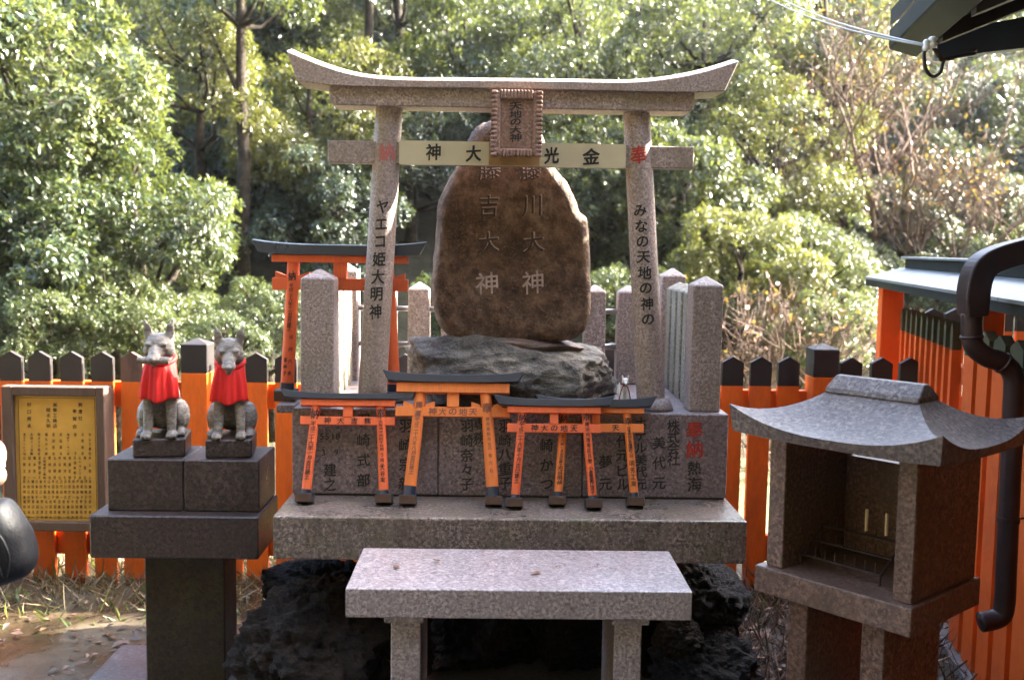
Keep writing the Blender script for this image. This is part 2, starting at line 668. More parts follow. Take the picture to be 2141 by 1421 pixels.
def px_items(s, x, y0, y1, w=None, h=None):
    """one column of characters between photo pixels y0 and y1 (centres)"""
    n = len(s)
    out = []
    for i, ch in enumerate(s):
        y = y0 + (y1 - y0) * (i / (n - 1) if n > 1 else 0)
        xx = x[0] + (x[1] - x[0]) * (i / (n - 1) if n > 1 else 0) if hasattr(x, '__len__') else x
        out.append((ch, xx, -y, w, h or w))
    return out


def pxfn(Y, inv=None):
    def f(u, v):
        p = P(u, -v, Y - LAYER[0])
        return inv @ p if inv else p
    return f


def root_inv(o):
    rt = root_of(o)
    return (Matrix.Translation(rt.location) @ rt.rotation_euler.to_matrix().to_4x4()).inverted()


def letter(items, parent, mat, fn, **kw):
    sd = kw.pop('seed', 1)
    for i, it_ in enumerate(items):
        part('character', letter_mesh([it_], fn, seed=sd * 100 + i, **kw), mat, parent)


def small_print(items, parent, mat, fn, **kw):
    o = part('lettering', letter_mesh(items, fn, **kw), mat, parent)
    o['kind'] = 'stuff'
    return o


# rocks ---------------------------------------------------------------------
def rock_mesh(name, r, seed, sub=5, amp=.28, freq=1.3, flat=None, ridged=.08, planes=16):
    """boulder: a ball cut by random planes, then worn by noise"""
    g = random.Random(seed * 7 + 1)
    pl = []
    for _ in range(planes):
        d = Vector((g.gauss(0, 1), g.gauss(0, 1), g.gauss(0, 1))).normalized()
        pl.append((d, g.uniform(.68, .98)))
    bm = bmesh.new()
    bmesh.ops.create_icosphere(bm, subdivisions=sub, radius=1)
    o = Vector((seed * 13.7, seed * 5.1, seed * 3.3))
    for v in bm.verts:
        p = v.co.copy()
        k = 1.08
        for d, h in pl:
            c = p.dot(d)
            if c > .05:
                k = min(k, h / c)
        n1 = noise.noise(p * freq + o)
        n3 = noise.fractal(p * freq * 4 + o, .9, 2.2, 6)
        n4 = abs(noise.noise(p * freq * 3.1 - o))
        k = k * (1 + amp * .45 * n1 + amp * .30 * n3 - ridged * n4)
        v.co = Vector((p.x * r[0] * k, p.y * r[1] * k, p.z * r[2] * k))
    if flat is not None:
        for v in bm.verts:
            if v.co.z < flat:
                v.co.z = flat + (v.co.z - flat) * .08
    me = bpy.data.meshes.new(name)
    bm.to_mesh(me)
    bm.free()
    return me


# soft union ----------------------------------------------------------------
def ell(mb, c, r, n=12, rot=None):
    vs, fs = [], []
    m = n // 2
    for i in range(m + 1):
        a = math.pi * i / m
        for k in range(n):
            b = 2 * math.pi * k / n
            p = Vector((r[0] * math.sin(a) * math.cos(b), r[1] * math.sin(a) * math.sin(b), r[2] * math.cos(a)))
            if rot:
                p = rot @ p
            vs.append(Vector(c) + p)
    for i in range(m):
        for k in range(n):
            fs.append((i * n + k, (i + 1) * n + k, (i + 1) * n + (k + 1) % n, i * n + (k + 1) % n))
    mb.add(vs, fs)


def cap(mb, a, b, ra, rb, n=12):
    a, b = Vector(a), Vector(b)
    d = (b - a).normalized()
    pts, rad = [], []
    for t in (-.95, -.7, -.35, 0):
        pts.append(a + d * ra * t)
        rad.append(ra * math.sqrt(max(1 - t * t, .02)))
    for t in (0, .35, .7, .95):
        pts.append(b + d * rb * t)
        rad.append(rb * math.sqrt(max(1 - t * t, .02)))
    mb.tube(pts, rad, n)


def remeshed(mb, name, voxel, smooth=3):
    me = mb.mesh(name + '_src')
    bm = bmesh.new()
    bm.from_mesh(me)
    bmesh.ops.remove_doubles(bm, verts=bm.verts, dist=1e-5)
    bmesh.ops.recalc_face_normals(bm, faces=bm.faces)
    bm.to_mesh(me)
    bm.free()
    o = bpy.data.objects.new('tmp', me)
    COL.objects.link(o)
    r = o.modifiers.new('r', 'REMESH')
    r.mode = 'VOXEL'
    r.voxel_size = voxel
    s = o.modifiers.new('s', 'SMOOTH')
    s.iterations = smooth
    s.factor = .5
    dg = bpy.context.evaluated_depsgraph_get()
    out = bpy.data.meshes.new_from_object(o.evaluated_get(dg))
    out.name = name
    bpy.data.objects.remove(o)
    bpy.data.meshes.remove(me)
    out.polygons.foreach_set('use_smooth', [True] * len(out.polygons))
    return out


# ================================================================== SETTING
YF = 4.85                                    # the vermilion fence


def bank_y(x):
    return 10.2 + .25 * x + .5 * math.sin(x * .8) if x > -6 else 8.9


def ground_z(x, y):
    z0 = .035
    if y < 5.15:
        rise = max(0, -1.2 - y) * 2.3 + max(0, -5.0 - x) * .9  # unseen steep hills behind and left, added to cut the frontal sky light
        return z0 + min(rise, 26) * (1 - max(0, min(1, (y - 3) / 2)))
    by = bank_y(max(-6, min(8, x)))
    if y < by:
        t = min(1, (y - 5.15) / 1.3)
        return z0 - 1.15 * t * t * (3 - 2 * t) if y < by - .8 else -1.115 + .6 * (y - by + .8) / .8
    return min(-.5 + (y - by) * .50, 9.3) + .25 * noise.noise(Vector((x * .4, y * .4, 0)))


def terrain():
    xs = list(np.concatenate([np.linspace(-90, -14, 12), np.linspace(-13, 13, 66), np.linspace(14, 90, 12)]))
    ys = list(np.concatenate([np.linspace(-60, -16, 6), np.linspace(-15, -1.2, 16), np.linspace(-.9, 5.1, 11), np.linspace(5.2, 22, 60), np.linspace(23, 90, 14)]))
    vs = [(x, y, ground_z(x, y)) for y in ys for x in xs]
    n = len(xs)
    fs = [(j * n + i, j * n + i + 1, (j + 1) * n + i + 1, (j + 1) * n + i) for j in range(len(ys) - 1) for i in range(n - 1)]
    near = [f for f in fs if vs[f[0]][1] < 5.15]
    far = [f for f in fs if vs[f[0]][1] >= 5.15]
    me = bpy.data.meshes.new('ground')
    me.from_pydata(vs, [], fs)
    o = structure('ground', me, M['soil'])
    me.materials.append(M['floor'])
    for p, f in zip(me.polygons, fs):
        p.material_index = 1 if vs[f[0]][1] >= 5.15 or vs[f[0]][2] > .3 else 0
        p.use_smooth = True


terrain()
w = MB()
w.add([(-40, 5.6, -.62), (40, 5.6, -.62), (40, 16, -.62), (-40, 16, -.62)], [(0, 1, 2, 3)])
structure('pond_water', w.mesh('pond_water'), M['water'])

padx = PZ(180, 1421, .07).x
pad = part('concrete_path', MB().box(padx, .98, -1.1, 3.95, -.05, .07), M['concrete'], bevel=.01)
pad['kind'] = 'structure'

# ================================================================== STONE SLAB, BASE, BOULDERS
YS, YB = 3.25, 3.53
ZS = P(1060, 1084, YS).z                     # slab top
ZB = P(1060, 860, YB).z                      # base block top
xs0, xs1 = P(570, 1082, YS).x, P(1563, 1088, YS).x
slab = part('stone_slab', MB().box(xs0, xs1, YS, 4.5, ZS - .142, ZS), M['slab'], bevel=.006, seg=2)
tag(slab, 'wide mossy granite slab under the inscribed base, carrying the small torii', 'slab')

xb0, xb1 = P(611, 1036, YB).x, P(1518, 1040, YB).x
base = thing('inscribed_base', 'dark speckled granite base with carved black and red writing on its front', 'stone base', ((xb0 + xb1) / 2, 4.0, ZS))
j1, j2 = P(916, 950, YB).x, P(1218, 950, YB).x
blocks = []
for a, b in ((xb0, j1 - .0012), (j1 + .0012, j2 - .0012), (j2 + .0012, xb1)):
    blocks.append(part('block', MB().box(a, b, YB, 4.48, ZS + .006, ZB), M['block'], base, True, bevel=.004))
part('joint_bed', MB().box(xb0 + .006, xb1 - .006, YB + .006, 4.46, ZS, ZS + .008), M['carve'], base, True)
inv = root_inv(base)
fB = pxfn(YB - .0012, inv)
it = []
for s, x, y0, y1, wd in (('熱海', 1452, 978, 1012, 30), ('株式会社', 1408, 890, 960, 26), ('美代元', 1378, 925, 1010, 27), ('ホテル美代元', 1340, 885, 1012, 25),
                         ('代元ビル', 1302, 922, 1012, 27), ('夢元', 1266, 965, 1012, 27), ('崎かつ', 1143, 930, 1012, 28), ('羽崎八重子', 1056, 890, 1010, 27),
                         ('専務', 1002, 885, 915, 24), ('羽崎奈々子', 976, 890, 1012, 27), ('羽崎宗新', 848, 890, 1010, 28),
                         ('羽崎式部', 760, 878, 1003, 27), ('建之', 690, 982, 1012, 27)):
    it += px_items(s, x, y0, y1, wd)
for ch, x, y in (('5', 673, 912), ('5', 684, 912), ('1', 696, 912), ('8', 706, 912), ('3', 676, 945), ('9', 703, 945)):
    it.append((ch, x, -y, 17, 17))
letter(it, base, M['carve'], fB, bold=.020, seed=3)
letter(px_items('奉納', 1452, 898, 938, 36), base, M['redpaint'], fB, bold=.022, seed=4)

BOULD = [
    (1345, 1345, 3.78, (.15, .16, .26), 27, 'boulder', 'added dark boulder right behind the right bench leg, closing a bright gap'),  # added to close a bright gap in the dark pile
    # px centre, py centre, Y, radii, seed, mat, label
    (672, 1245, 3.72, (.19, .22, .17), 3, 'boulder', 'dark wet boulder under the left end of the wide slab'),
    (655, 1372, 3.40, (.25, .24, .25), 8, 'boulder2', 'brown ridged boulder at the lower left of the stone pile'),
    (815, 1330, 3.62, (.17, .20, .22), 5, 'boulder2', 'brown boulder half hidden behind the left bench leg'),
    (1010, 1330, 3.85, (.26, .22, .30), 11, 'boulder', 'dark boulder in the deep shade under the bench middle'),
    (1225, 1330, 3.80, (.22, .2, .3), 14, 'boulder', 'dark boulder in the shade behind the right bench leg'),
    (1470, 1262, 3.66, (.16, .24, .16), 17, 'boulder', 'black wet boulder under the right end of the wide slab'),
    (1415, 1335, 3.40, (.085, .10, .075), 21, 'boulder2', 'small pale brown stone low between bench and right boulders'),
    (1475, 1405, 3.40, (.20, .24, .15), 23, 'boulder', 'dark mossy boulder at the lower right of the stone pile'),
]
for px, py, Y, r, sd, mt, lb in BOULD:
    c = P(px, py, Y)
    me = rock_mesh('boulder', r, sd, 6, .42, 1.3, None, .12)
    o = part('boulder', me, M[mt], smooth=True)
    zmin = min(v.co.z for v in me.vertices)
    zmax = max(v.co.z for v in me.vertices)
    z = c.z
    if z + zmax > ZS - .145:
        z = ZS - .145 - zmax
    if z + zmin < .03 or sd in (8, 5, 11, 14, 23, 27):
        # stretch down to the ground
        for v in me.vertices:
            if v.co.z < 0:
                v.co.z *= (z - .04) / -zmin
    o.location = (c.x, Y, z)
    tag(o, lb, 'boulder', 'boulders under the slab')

# ================================================================== BENCH (offering table)
YE = 2.66
zb = P(1085, 1233, YE).z
bx0, bx1 = P(722, 1229, YE).x, P(1448, 1239, YE).x
bt = P(1085, 1294, YE).z
bench = thing('offering_bench', 'pale pink granite bench with a wet top in front of the slab', 'stone bench', ((bx0 + bx1) / 2, 2.85, .07))
part('bench_top', MB().box(bx0, bx1, YE, 3.03, bt, zb), M['bench'], bench, True, bevel=.004, seg=2)
for l, r, cl, cr in ((817, 879, 803, 887), (1284, 1341, 1279, 1358)):
    y0 = YE + .035
    xa, xc, ca, cb = P(l, 1350, y0).x, P(r, 1350, y0).x, P(cl, 1300, y0 - .01).x, P(cr, 1300, y0 - .01).x
    lg = part('leg', MB().box(xa, xc, y0, 2.99, .07, bt - .024), M['bench'], bench, True, bevel=.003)
    part('cap', MB().box(ca, cb, y0 - .01, 3.0, bt - .0235, bt - .0005), M['bench'], lg, True, bevel=.003)
for x, y, s, lb in ((828, 1184, .017, 'small brown fallen leaf on the left of the bench top'), (1122, 1197, .018, 'brown fallen leaf in a damp patch on the bench middle'),
                    (914, 1172, .012, 'tiny brown leaf scrap near the back of the bench top')):
    p = PZ(x, y, zb + .003)
    me = MB().add([(-s, 0, 0), (-.3 * s, -.5 * s, .003), (.8 * s, -.25 * s, .001), (1.2 * s, .1 * s, .005), (.2 * s, .6 * s, .004)], [(0, 1, 2, 3, 4)]).mesh('fallen_leaf')
    o = part('fallen_leaf', me, M['deadleaf'])
    o.location = p
    o.rotation_euler.z = x
    tag(o, lb, 'leaf', 'leaves on the stones')

# ================================================================== STONE FENCE
fence = thing('stone_post_fence', 'square of pointed granite posts with steel pipe rails around the standing stone', 'stone fence', (0, 3.95, ZB))


def spost(x0, x1, y0, y1, z1, mat, cap_h=.03, taper=.002):
    part('post', MB().pyramid_post(x0, x1, y0, y1, ZB, z1, z1 + cap_h, taper), M[mat], fence, True, bevel=.004)


YP = 3.575
zt = P(1478, 597, YP).z
lx0, lx1 = P(628, 780, YP).x, P(698, 780, YP).x
rx0, rx1 = P(1444, 780, YP).x, P(1508, 780, YP).x
spost(lx0, lx1, YP, YP + .115, P(665, 582, YP).z, 'post', .034, .001)
spost(rx0, rx1, YP, YP + .112, zt, 'post', .034, .001)
YK = 4.28
for k in range(4):
    y0 = YP + .185 + k * .125
    zz = zt - .035
    spost(lx0 + .002, lx0 + .092, y0, y0 + .088, zz, 'sidepost')
    spost(rx1 - .094, rx1 - .002, y0, y0 + .088, zz, 'sidepost')
spost(lx0, lx0 + .105, YK, YK + .105, zt + .012, 'post', .036)
spost(rx1 - .105, rx1, YK, YK + .105, zt + .012, 'post', .036)
for a, b in ((782, 828), (852, 898), (922, 968), (995, 1041), (1082, 1128), (1152, 1198), (1222, 1268), (1292, 1338)):
    spost(P(a, 650, YK).x, P(b, 650, YK).x, YK, YK + .09, P(875, 604, YK).z, 'post')
for py in (648, 722):
    z = P(1070, py, YK + .05).z
    part('pipe_rail', MB().tube([(lx0 + .05, YK + .05, z), (rx1 - .05, YK + .05, z)], .011, 12), M['steel'], fence, True, smooth=True)

# ================================================================== STELE AND ROCK
rc = P(1068, 800, 3.86)
brm = rock_mesh('base_rock', (.50, .33, .215), 33, 6, .18, 1.2, -.05, .04, 11)
bro = part('base_rock', brm, M['baserock'], smooth=True)
zmin = min(v.co.z for v in brm.vertices)
bro.location = (rc.x, 3.93, ZB - zmin - .003)
tag(bro, 'low dark craggy rock on the base carrying the standing stone', 'rock')

OUT = [(1010, 262), (1045, 252), (1090, 250), (1128, 268), (1142, 312), (1160, 350), (1195, 398), (1213, 440), (1228, 462), (1234, 520), (1236, 600), (1235, 660), (1215, 700), (1150, 716),
       (1060, 720), (985, 718), (940, 702), (915, 675), (900, 620), (905, 560), (912, 500), (916, 440), (930, 395), (950, 350), (972, 305), (990, 275)]
YT = 3.80


def stele_mesh():
    pts = [P(x, y, YT) for x, y in OUT]
    c = Vector((P(1070, 520, YT).x, 0, P(1070, 520, YT).z))
    N = 160
    # resample outline smoothly
    dense = []
    n = len(pts)
    for i in range(n):
        p0, p1, p2, p3 = pts[i - 1], pts[i], pts[(i + 1) % n], pts[(i + 2) % n]
        for k in range(8):
            t = k / 8
            dense.append(.5 * ((2 * p1) + (p2 - p0) * t + (2 * p0 - 5 * p1 + 4 * p2 - p3) * t * t + (3 * p1 - p0 - 3 * p2 + p3) * t ** 3))
    L = len(dense)
    prof = [(.03 + .83 * q / 26, 0) for q in range(27)] + [(.89, .001), (.92, .004), (.945, .010), (.965, .019), (.98, .031), (.992, .048), (1, .072), (1, .095), (.993, .12), (.975, .145), (.94, .168), (.84, .19), (.6, .205), (.3, .21), (.1, .21)]
    vs, fs = [], []
    for s, dy in prof:
        for p in dense:
            vs.append(Vector((c.x + (p.x - c.x) * s, YT - .07 + dy, c.z + (p.z - c.z) * s)))
    for i in range(len(prof) - 1):
        for k in range(L):
            a, b = i * L + k, i * L + (k + 1) % L
            fs.append((a, b, b + L, a + L))
    vs.append(Vector((c.x, YT - .07, c.z)))
    for k in range(L):
        fs.append((len(vs) - 1, (k + 1) % L, k))
    vs.append(Vector((c.x, YT + .14, c.z)))
    o = (len(prof) - 1) * L
    for k in range(L):
        fs.append((len(vs) - 1, o + k, o + (k + 1) % L))
    for v in vs:
        q = v * 6
        d = noise.fractal(q, .8, 2.2, 7) * .011 + noise.noise(v * 2.4) * .016 - .010 * max(0, noise.noise(v * 9 + Vector((3, 1, 7))))
        edge = min(1, max(0, (v.y - (YT - .07)) / .05))
        v.y += d * (.5 + edge)
        v.x += (noise.noise(v * 4 + Vector((9, 0, 0))) * .016 + noise.fractal(q * 3, .9, 2, 4) * .006) * edge
        v.z += (noise.noise(v * 4 + Vector((0, 9, 4))) * .012 + noise.fractal(q * 3 + Vector((5, 5, 5)), .9, 2, 4) * .006) * edge
    me = bpy.data.meshes.new('stone_body')
    me.from_pydata(vs, [], fs)
    bm = bmesh.new()
    bm.from_mesh(me)
    bmesh.ops.recalc_face_normals(bm, faces=bm.faces)
    bm.to_mesh(me)
    bm.free()
    return me


sb = P(1068, 715, YT)
stele = thing('standing_stone', 'tall brown natural standing stone with two columns of carved characters', 'standing stone', (sb.x, YT, sb.z))
body = part('stone_body', stele_mesh(), M['stele'], stele, True, smooth=True)
inv = root_inv(stele)
pj = projector(body, pxfn(YT - .07, inv), (0, 1, 0), .0022)
letter(px_items('藤吉大', (1022, 1020), 355, 507, 44), stele, M['carvedark'], pj, bold=.010, seed=8, wild=.05)
letter(px_items('藤川大', (1108, 1114), 355, 507, 44), stele, M['carvedark'], pj, bold=.010, seed=9, wild=.05)
letter(px_items('神', 1018, 592, 592, 48) + px_items('神', 1114, 590, 590, 48), stele, M['carvelight'], pj, bold=.010, seed=10)
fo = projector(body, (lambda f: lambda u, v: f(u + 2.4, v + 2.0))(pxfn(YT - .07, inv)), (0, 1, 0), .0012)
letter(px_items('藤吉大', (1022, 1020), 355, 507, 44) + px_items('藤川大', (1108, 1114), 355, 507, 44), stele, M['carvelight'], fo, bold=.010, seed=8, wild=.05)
mb_ = rock_mesh('mortar_bed', (.262, .17, .055), 41, 5, .08, 1.2, None, .02, 10)
mo = part('mortar_bed', mb_, M['mortar'], stele, smooth=True)
mo.location = (0, .01, -.022)

# ================================================================== STONE TORII
YG = 3.62                                    # centre plane of the gate
gz = ZB
gate = thing('stone_torii', 'large pink granite torii gate framing the standing stone', 'torii', (P(1070, 850, YG).x, YG, ZB))


def kasagi(mb, xl_t, xr_t, xl_b, xr_b, zt_f, zb_f, y0, y1, n=40, crown=0):
    vs, fs = [], []
    for i in range(n + 1):
        t = i / n
        xt, xb = xl_t + (xr_t - xl_t) * t, xl_b + (xr_b - xl_b) * t
        a, b = zt_f(t), zb_f(t)
        vs += [(xb, y0, b), (xb, y1, b), (xt, y1, a), (xt, (y0 + y1) / 2, a + crown), (xt, y0, a)]
    for i in range(n):
        for k in range(5):
            p, q = i * 5 + k, i * 5 + (k + 1) % 5
            fs.append((p, q, q + 5, p + 5))
    fs += [(4, 3, 2, 1, 0), tuple(n * 5 + k for k in range(5))]
    mb.add(vs, fs)
    return mb


def interp(pairs):
    xs_, ys_ = [p[0] for p in pairs], [p[1] for p in pairs]

    def f(x):
        for i in range(len(xs_) - 1):
            if x <= xs_[i + 1]:
                break
        x0, x1 = xs_[i], xs_[i + 1]
        t = (x - x0) / (x1 - x0)
        m0 = (ys_[i + 1] - ys_[max(i - 1, 0)]) / (xs_[i + 1] - xs_[max(i - 1, 0)])
        m1 = (ys_[min(i + 2, len(xs_) - 1)] - ys_[i]) / (xs_[min(i + 2, len(xs_) - 1)] - xs_[i])
        h = x1 - x0
        return (2 * t ** 3 - 3 * t * t + 1) * ys_[i] + (t ** 3 - 2 * t * t + t) * h * m0 + (-2 * t ** 3 + 3 * t * t) * ys_[i + 1] + (t ** 3 - t * t) * h * m1
    return f


yk0, yk1 = YG - .085, YG + .085
top = interp([(598, 103), (640, 121), (700, 143), (760, 157), (830, 163), (950, 165), (1075, 166), (1200, 167.5), (1310, 169), (1390, 163), (1470, 148), (1546, 125)])
bot = interp([(621, 170), (690, 178), (800, 182), (1075, 186), (1350, 192), (1450, 193.5), (1516, 191)])
ktop = lambda t: P(598 + (1546 - 598) * t, top(598 + (1546 - 598) * t), yk0).z
kbot = lambda t: P(621 + (1516 - 621) * t, bot(621 + (1516 - 621) * t), yk0).z
part('top_beam', kasagi(MB(), P(598, 103, yk0).x, P(1546, 125, yk0).x, P(621, 170, yk0).x, P(1516, 191, yk0).x, lambda t: ktop(t) - .004, kbot, yk0, yk1, 48, .021), M['torii'], gate, True, bevel=.003)
sy0, sy1 = YG - .066, YG + .066
s0, s1 = P(688, 200, sy0).x, P(1453, 212, sy0).x
zs_t = P(1070, 186, sy0).z
zs_b = P(1070, 226.5, sy0).z
part('lower_lintel', MB().prism([(s0 + .012, zs_b), (s1 - .012, zs_b), (s1, zs_b + .014), (s1, zs_t + .001), (s0, zs_t + .001), (s0, zs_b + .014)], sy0, sy1), M['torii'], gate, True, bevel=.004)
pill = []
for bxp, byp, txp, typ, rb_, rt_ in ((777, 840, 814, 224, 30, 27.5), (1362, 850, 1331, 234, 30, 27.5)):
    b, t = P(bxp, byp, YG), P(txp, typ, YG)
    k = YG / FPX
    m = MB().tube([(b.x, YG, ZB), (b.x + (t.x - b.x) * .5, YG, (ZB + zs_b) / 2), (t.x, YG, zs_b + .002)], [rb_ * k, (rb_ + rt_) / 2 * k, rt_ * k], 48)
    pl = part('pillar', m, M['torii'], gate, True, smooth=False)
    autosmooth(pl, 50)
    pill.append(pl)
# rough mortar collar at the foot of the right pillar
b = P(1368, 850, YG)
part('pillar_foot', MB().tube([(b.x, YG, ZB), (b.x, YG, ZB + .014), (b.x, YG, ZB + .045)], [.068, .064, .053], 24), M['post'], gate, True, smooth=True)
ny0, ny1 = YG - .03, YG + .03
nz0, nz1 = P(1070, 346.5, ny0).z, P(1070, 300, ny0).z
part('tie_beam', MB().box(P(685, 315, ny0).x, P(1451, 327, ny0).x, ny0, ny1, nz0, nz1), M['torii'], gate, True, bevel=.003)
ba, bb = P(835, 318, ny0).x, P(1308, 325, ny0).x
board = part('name_board', MB().box(ba, bb, ny0 - .008, ny0 - .001, nz0 - .002, nz1 + .003), M['cream'], gate, True, label='thin cream board with four large black characters')
inv = root_inv(gate)
letter([('神', 906, -318, 32, 34), ('大', 990, -321, 32, 34), ('光', 1153, -325, 30, 34), ('金', 1236, -327, 34, 34)], board, M['ink'], pxfn(ny0 - .0092, inv), bold=.034, seed=2, wild=.02)
part('stain', MB().box(P(1022, 320, ny0).x, P(1128, 320, ny0).x, ny0 - .0091, ny0 - .0082, nz0, nz1), M['creambrown'], board, True)
# plaque: leaning slightly forward, scalloped raised frame
pa = thing_dummy = None
yq = YG - .125
qx0, qx1 = P(1026, 260, yq).x, P(1134, 260, yq).x
qz0, qz1 = P(1079, 327, yq).z, P(1079, 187, yq).z
pq = part('plaque', MB().box(qx0 + .014, qx1 - .014, yq + .012, yq + .055, qz0 + .014, qz1 - .014), M['plaque'], gate, True, bevel=.003, label='small stone tablet with scalloped frame and carved characters')
fr = MB()
nn = 15
for i in range(nn):
    z0_ = qz0 + (qz1 - qz0) * i / nn
    z1_ = qz0 + (qz1 - qz0) * (i + .8) / nn
    for xa, xb_ in ((qx0, qx0 + .022), (qx1 - .022, qx1)):
        fr.box(xa, xb_, yq + .0, yq + .05, z0_, z1_)
mfr = 10
for i in range(mfr):
    xa = qx0 + .03 + (qx1 - qx0 - .06) * i / mfr
    xb_ = qx0 + .03 + (qx1 - qx0 - .06) * (i + .8) / mfr
    for za, zb_ in ((qz0, qz0 + .024), (qz1 - .03, qz1)):
        fr.box(xa, xb_, yq + .0, yq + .05, za, zb_)
fr.box(qx0 + .008, qx0 + .032, yq + .002, yq + .052, qz0 + .006, qz1 - .006)
fr.box(qx1 - .032, qx1 - .008, yq + .002, yq + .052, qz0 + .006, qz1 - .006)
fr.box(qx0 + .0325, qx1 - .0325, yq + .0025, yq + .051, qz0 + .006, qz0 + .026)
fr.box(qx0 + .0325, qx1 - .0325, yq + .0025, yq + .051, qz1 - .032, qz1 - .006)
part('plaque_frame', fr, M['plaque'], pq, True, bevel=.004, seg=2)
letter(px_items('天地の大神', 1078, 222, 288, 25, 16.5), pq, M['ink'], pxfn(yq + .0105, inv), bold=.03, seed=5)
part('bracket', MB().box(qx0 + .04, qx1 - .04, yq + .054, YG - .064, qz1 - .06, qz1 - .03), M['plaque'], pq, True)
for pl, s, xx, ya, yb_, wd, hh in ((pill[0], 'ヤエコ姫大明神', (799, 784), 432, 652, 27, 30), (pill[1], 'みなの天地の神の', (1340, 1356), 440, 668, 27, 27)):
    pj = projector(pl, pxfn(YG - .06, inv), (0, 1, 0), .0012)
    letter(px_items(s, xx, ya, yb_, wd, hh), pl, M['ink'], pj, bold=.026, seed=6)
for pl, ch, x, y in ((pill[0], '納', 807, 317), (pill[1], '奉', 1337, 323)):
    pj = projector(pl, pxfn(YG - .06, inv), (0, 1, 0), .0012)
    letter([(ch, x, -y, 34, 38)], pl, M['redfaded' if ch == '納' else 'redpaint'], pj, bold=.024, seed=6)


# ================================================================== VERMILION TORII
def torii(root, foot, topx, h, rad, klen, llen, nlen, kh, lh, zn, nh, sleeve, mat, foot_sz, texts, wedge=False, sag=.012, beam_text=None, fade='ink', seed=1):
    """local frame: x right, z up along the gate, front towards -y"""
    zl = h                                    # underside of the lintel
    depth = rad * 1.9
    fh = foot_sz * .52
    m = MB()
    zt_f = lambda t: zl + lh + kh + sag * abs(2 * t - 1) ** 3.2 * 1.2
    zb_f = lambda t: zl + lh + .0005 + sag * abs(2 * t - 1) ** 3.2 * .5
    kasagi(m, -klen / 2, klen / 2, -klen / 2 + kh * .7, klen / 2 - kh * .7, zt_f, zb_f, -depth * .85, depth * .85, 24, .003)
    part('top_beam', m, M['torii_black'], root, bevel=.0012)
    part('lintel', MB().box(-llen / 2, llen / 2, -depth * .62, depth * .62, zl, zl + lh), mat, root, bevel=.001)
    ob = part('tie_beam', MB().box(-nlen / 2, nlen / 2, -depth * .33, depth * .33, zn, zn + nh), mat, root, bevel=.001)
    part('strut', MB().box(-rad * .95, rad * .95, -depth * .4, depth * .4, zn + nh, zl), mat, root)
    for sgn, txt in ((-1, texts[0]), (1, texts[1])):
        fx, tx = sgn * foot / 2, sgn * topx / 2
        xat = lambda z: fx + (tx - fx) * z / zl
        p = part('pillar', MB().tube([(xat(sleeve), 0, sleeve), (xat(zl), 0, zl)], [rad, rad * .93], 24), mat, root)
        autosmooth(p, 50)
        sv = part('sleeve', MB().tube([(xat(fh), 0, fh), (xat(sleeve), 0, sleeve)], [rad * 1.04, rad * 1.03], 24), M['torii_black'], p)
        autosmooth(sv, 50)
        ft = part('foot_block', MB().box(fx - foot_sz / 2, fx + foot_sz / 2, -foot_sz / 2, foot_sz / 2, 0, fh), M['torii_black'], root, bevel=.001)
        part('bare_front', MB().box(fx - foot_sz / 2 + .002, fx + foot_sz / 2 - .002, -foot_sz / 2 - .0012, -foot_sz / 2 + .001, .001, fh - .003), M['endwood'], ft)
        if wedge:
            for d in (-1, 1):
                cx = xat(zn + nh) + d * rad
                part('wedge', MB().prism([(cx, zn + nh), (cx + d * rad * 1.5, zn + nh), (cx + d * rad * 1.5, zn + nh + rad * .9), (cx, zn + nh + rad * .35)][::d], -depth * .3, depth * .3), mat, root)
        for s, z0, z1, wd, hh, off in txt:
            n = len(s)
            its = [(ch, off, z0 + (z1 - z0) * (i / max(1, n - 1)), wd, hh) for i, ch in enumerate(s)]
            pj = projector(p, lambda u, v: (xat(v) + u, -rad, v), (0, 1, 0), .0007)
            small_print(its, p, M[fade], pj, bold=.022, wild=.1, seed=seed)
    if beam_text:
        n = len(beam_text)
        span = topx * .62
        its = [(ch, -span / 2 + span * i / (n - 1), zn + nh / 2, nh * .85, nh * .8) for i, ch in enumerate(beam_text)]
        small_print(its, ob, M[fade], lambda u, v: (u, -depth * .33 - .0008 - LAYER[0], v), bold=.020, wild=.08, seed=seed)


SP = lambda px, Y: px * Y / FPX
# four small ones leaning against the base; lean is set so that the beams touch its upper edge
MINI = [
    ('coral', (637, 803), 1054, 168, 135, 282, 196, 198, 'left', 853, 838, 826, 881, (873, 890), 9.2, False, '神大吉熊',
     (('納', 865), ('平成二十六年一月吉日建之', 885, 1000)), (('奉', 865), ('大阪市中央区千日前うえ歳卯大谷実', 890, 1002)),
     'small coral torii leaning at the left end of the base'),
]


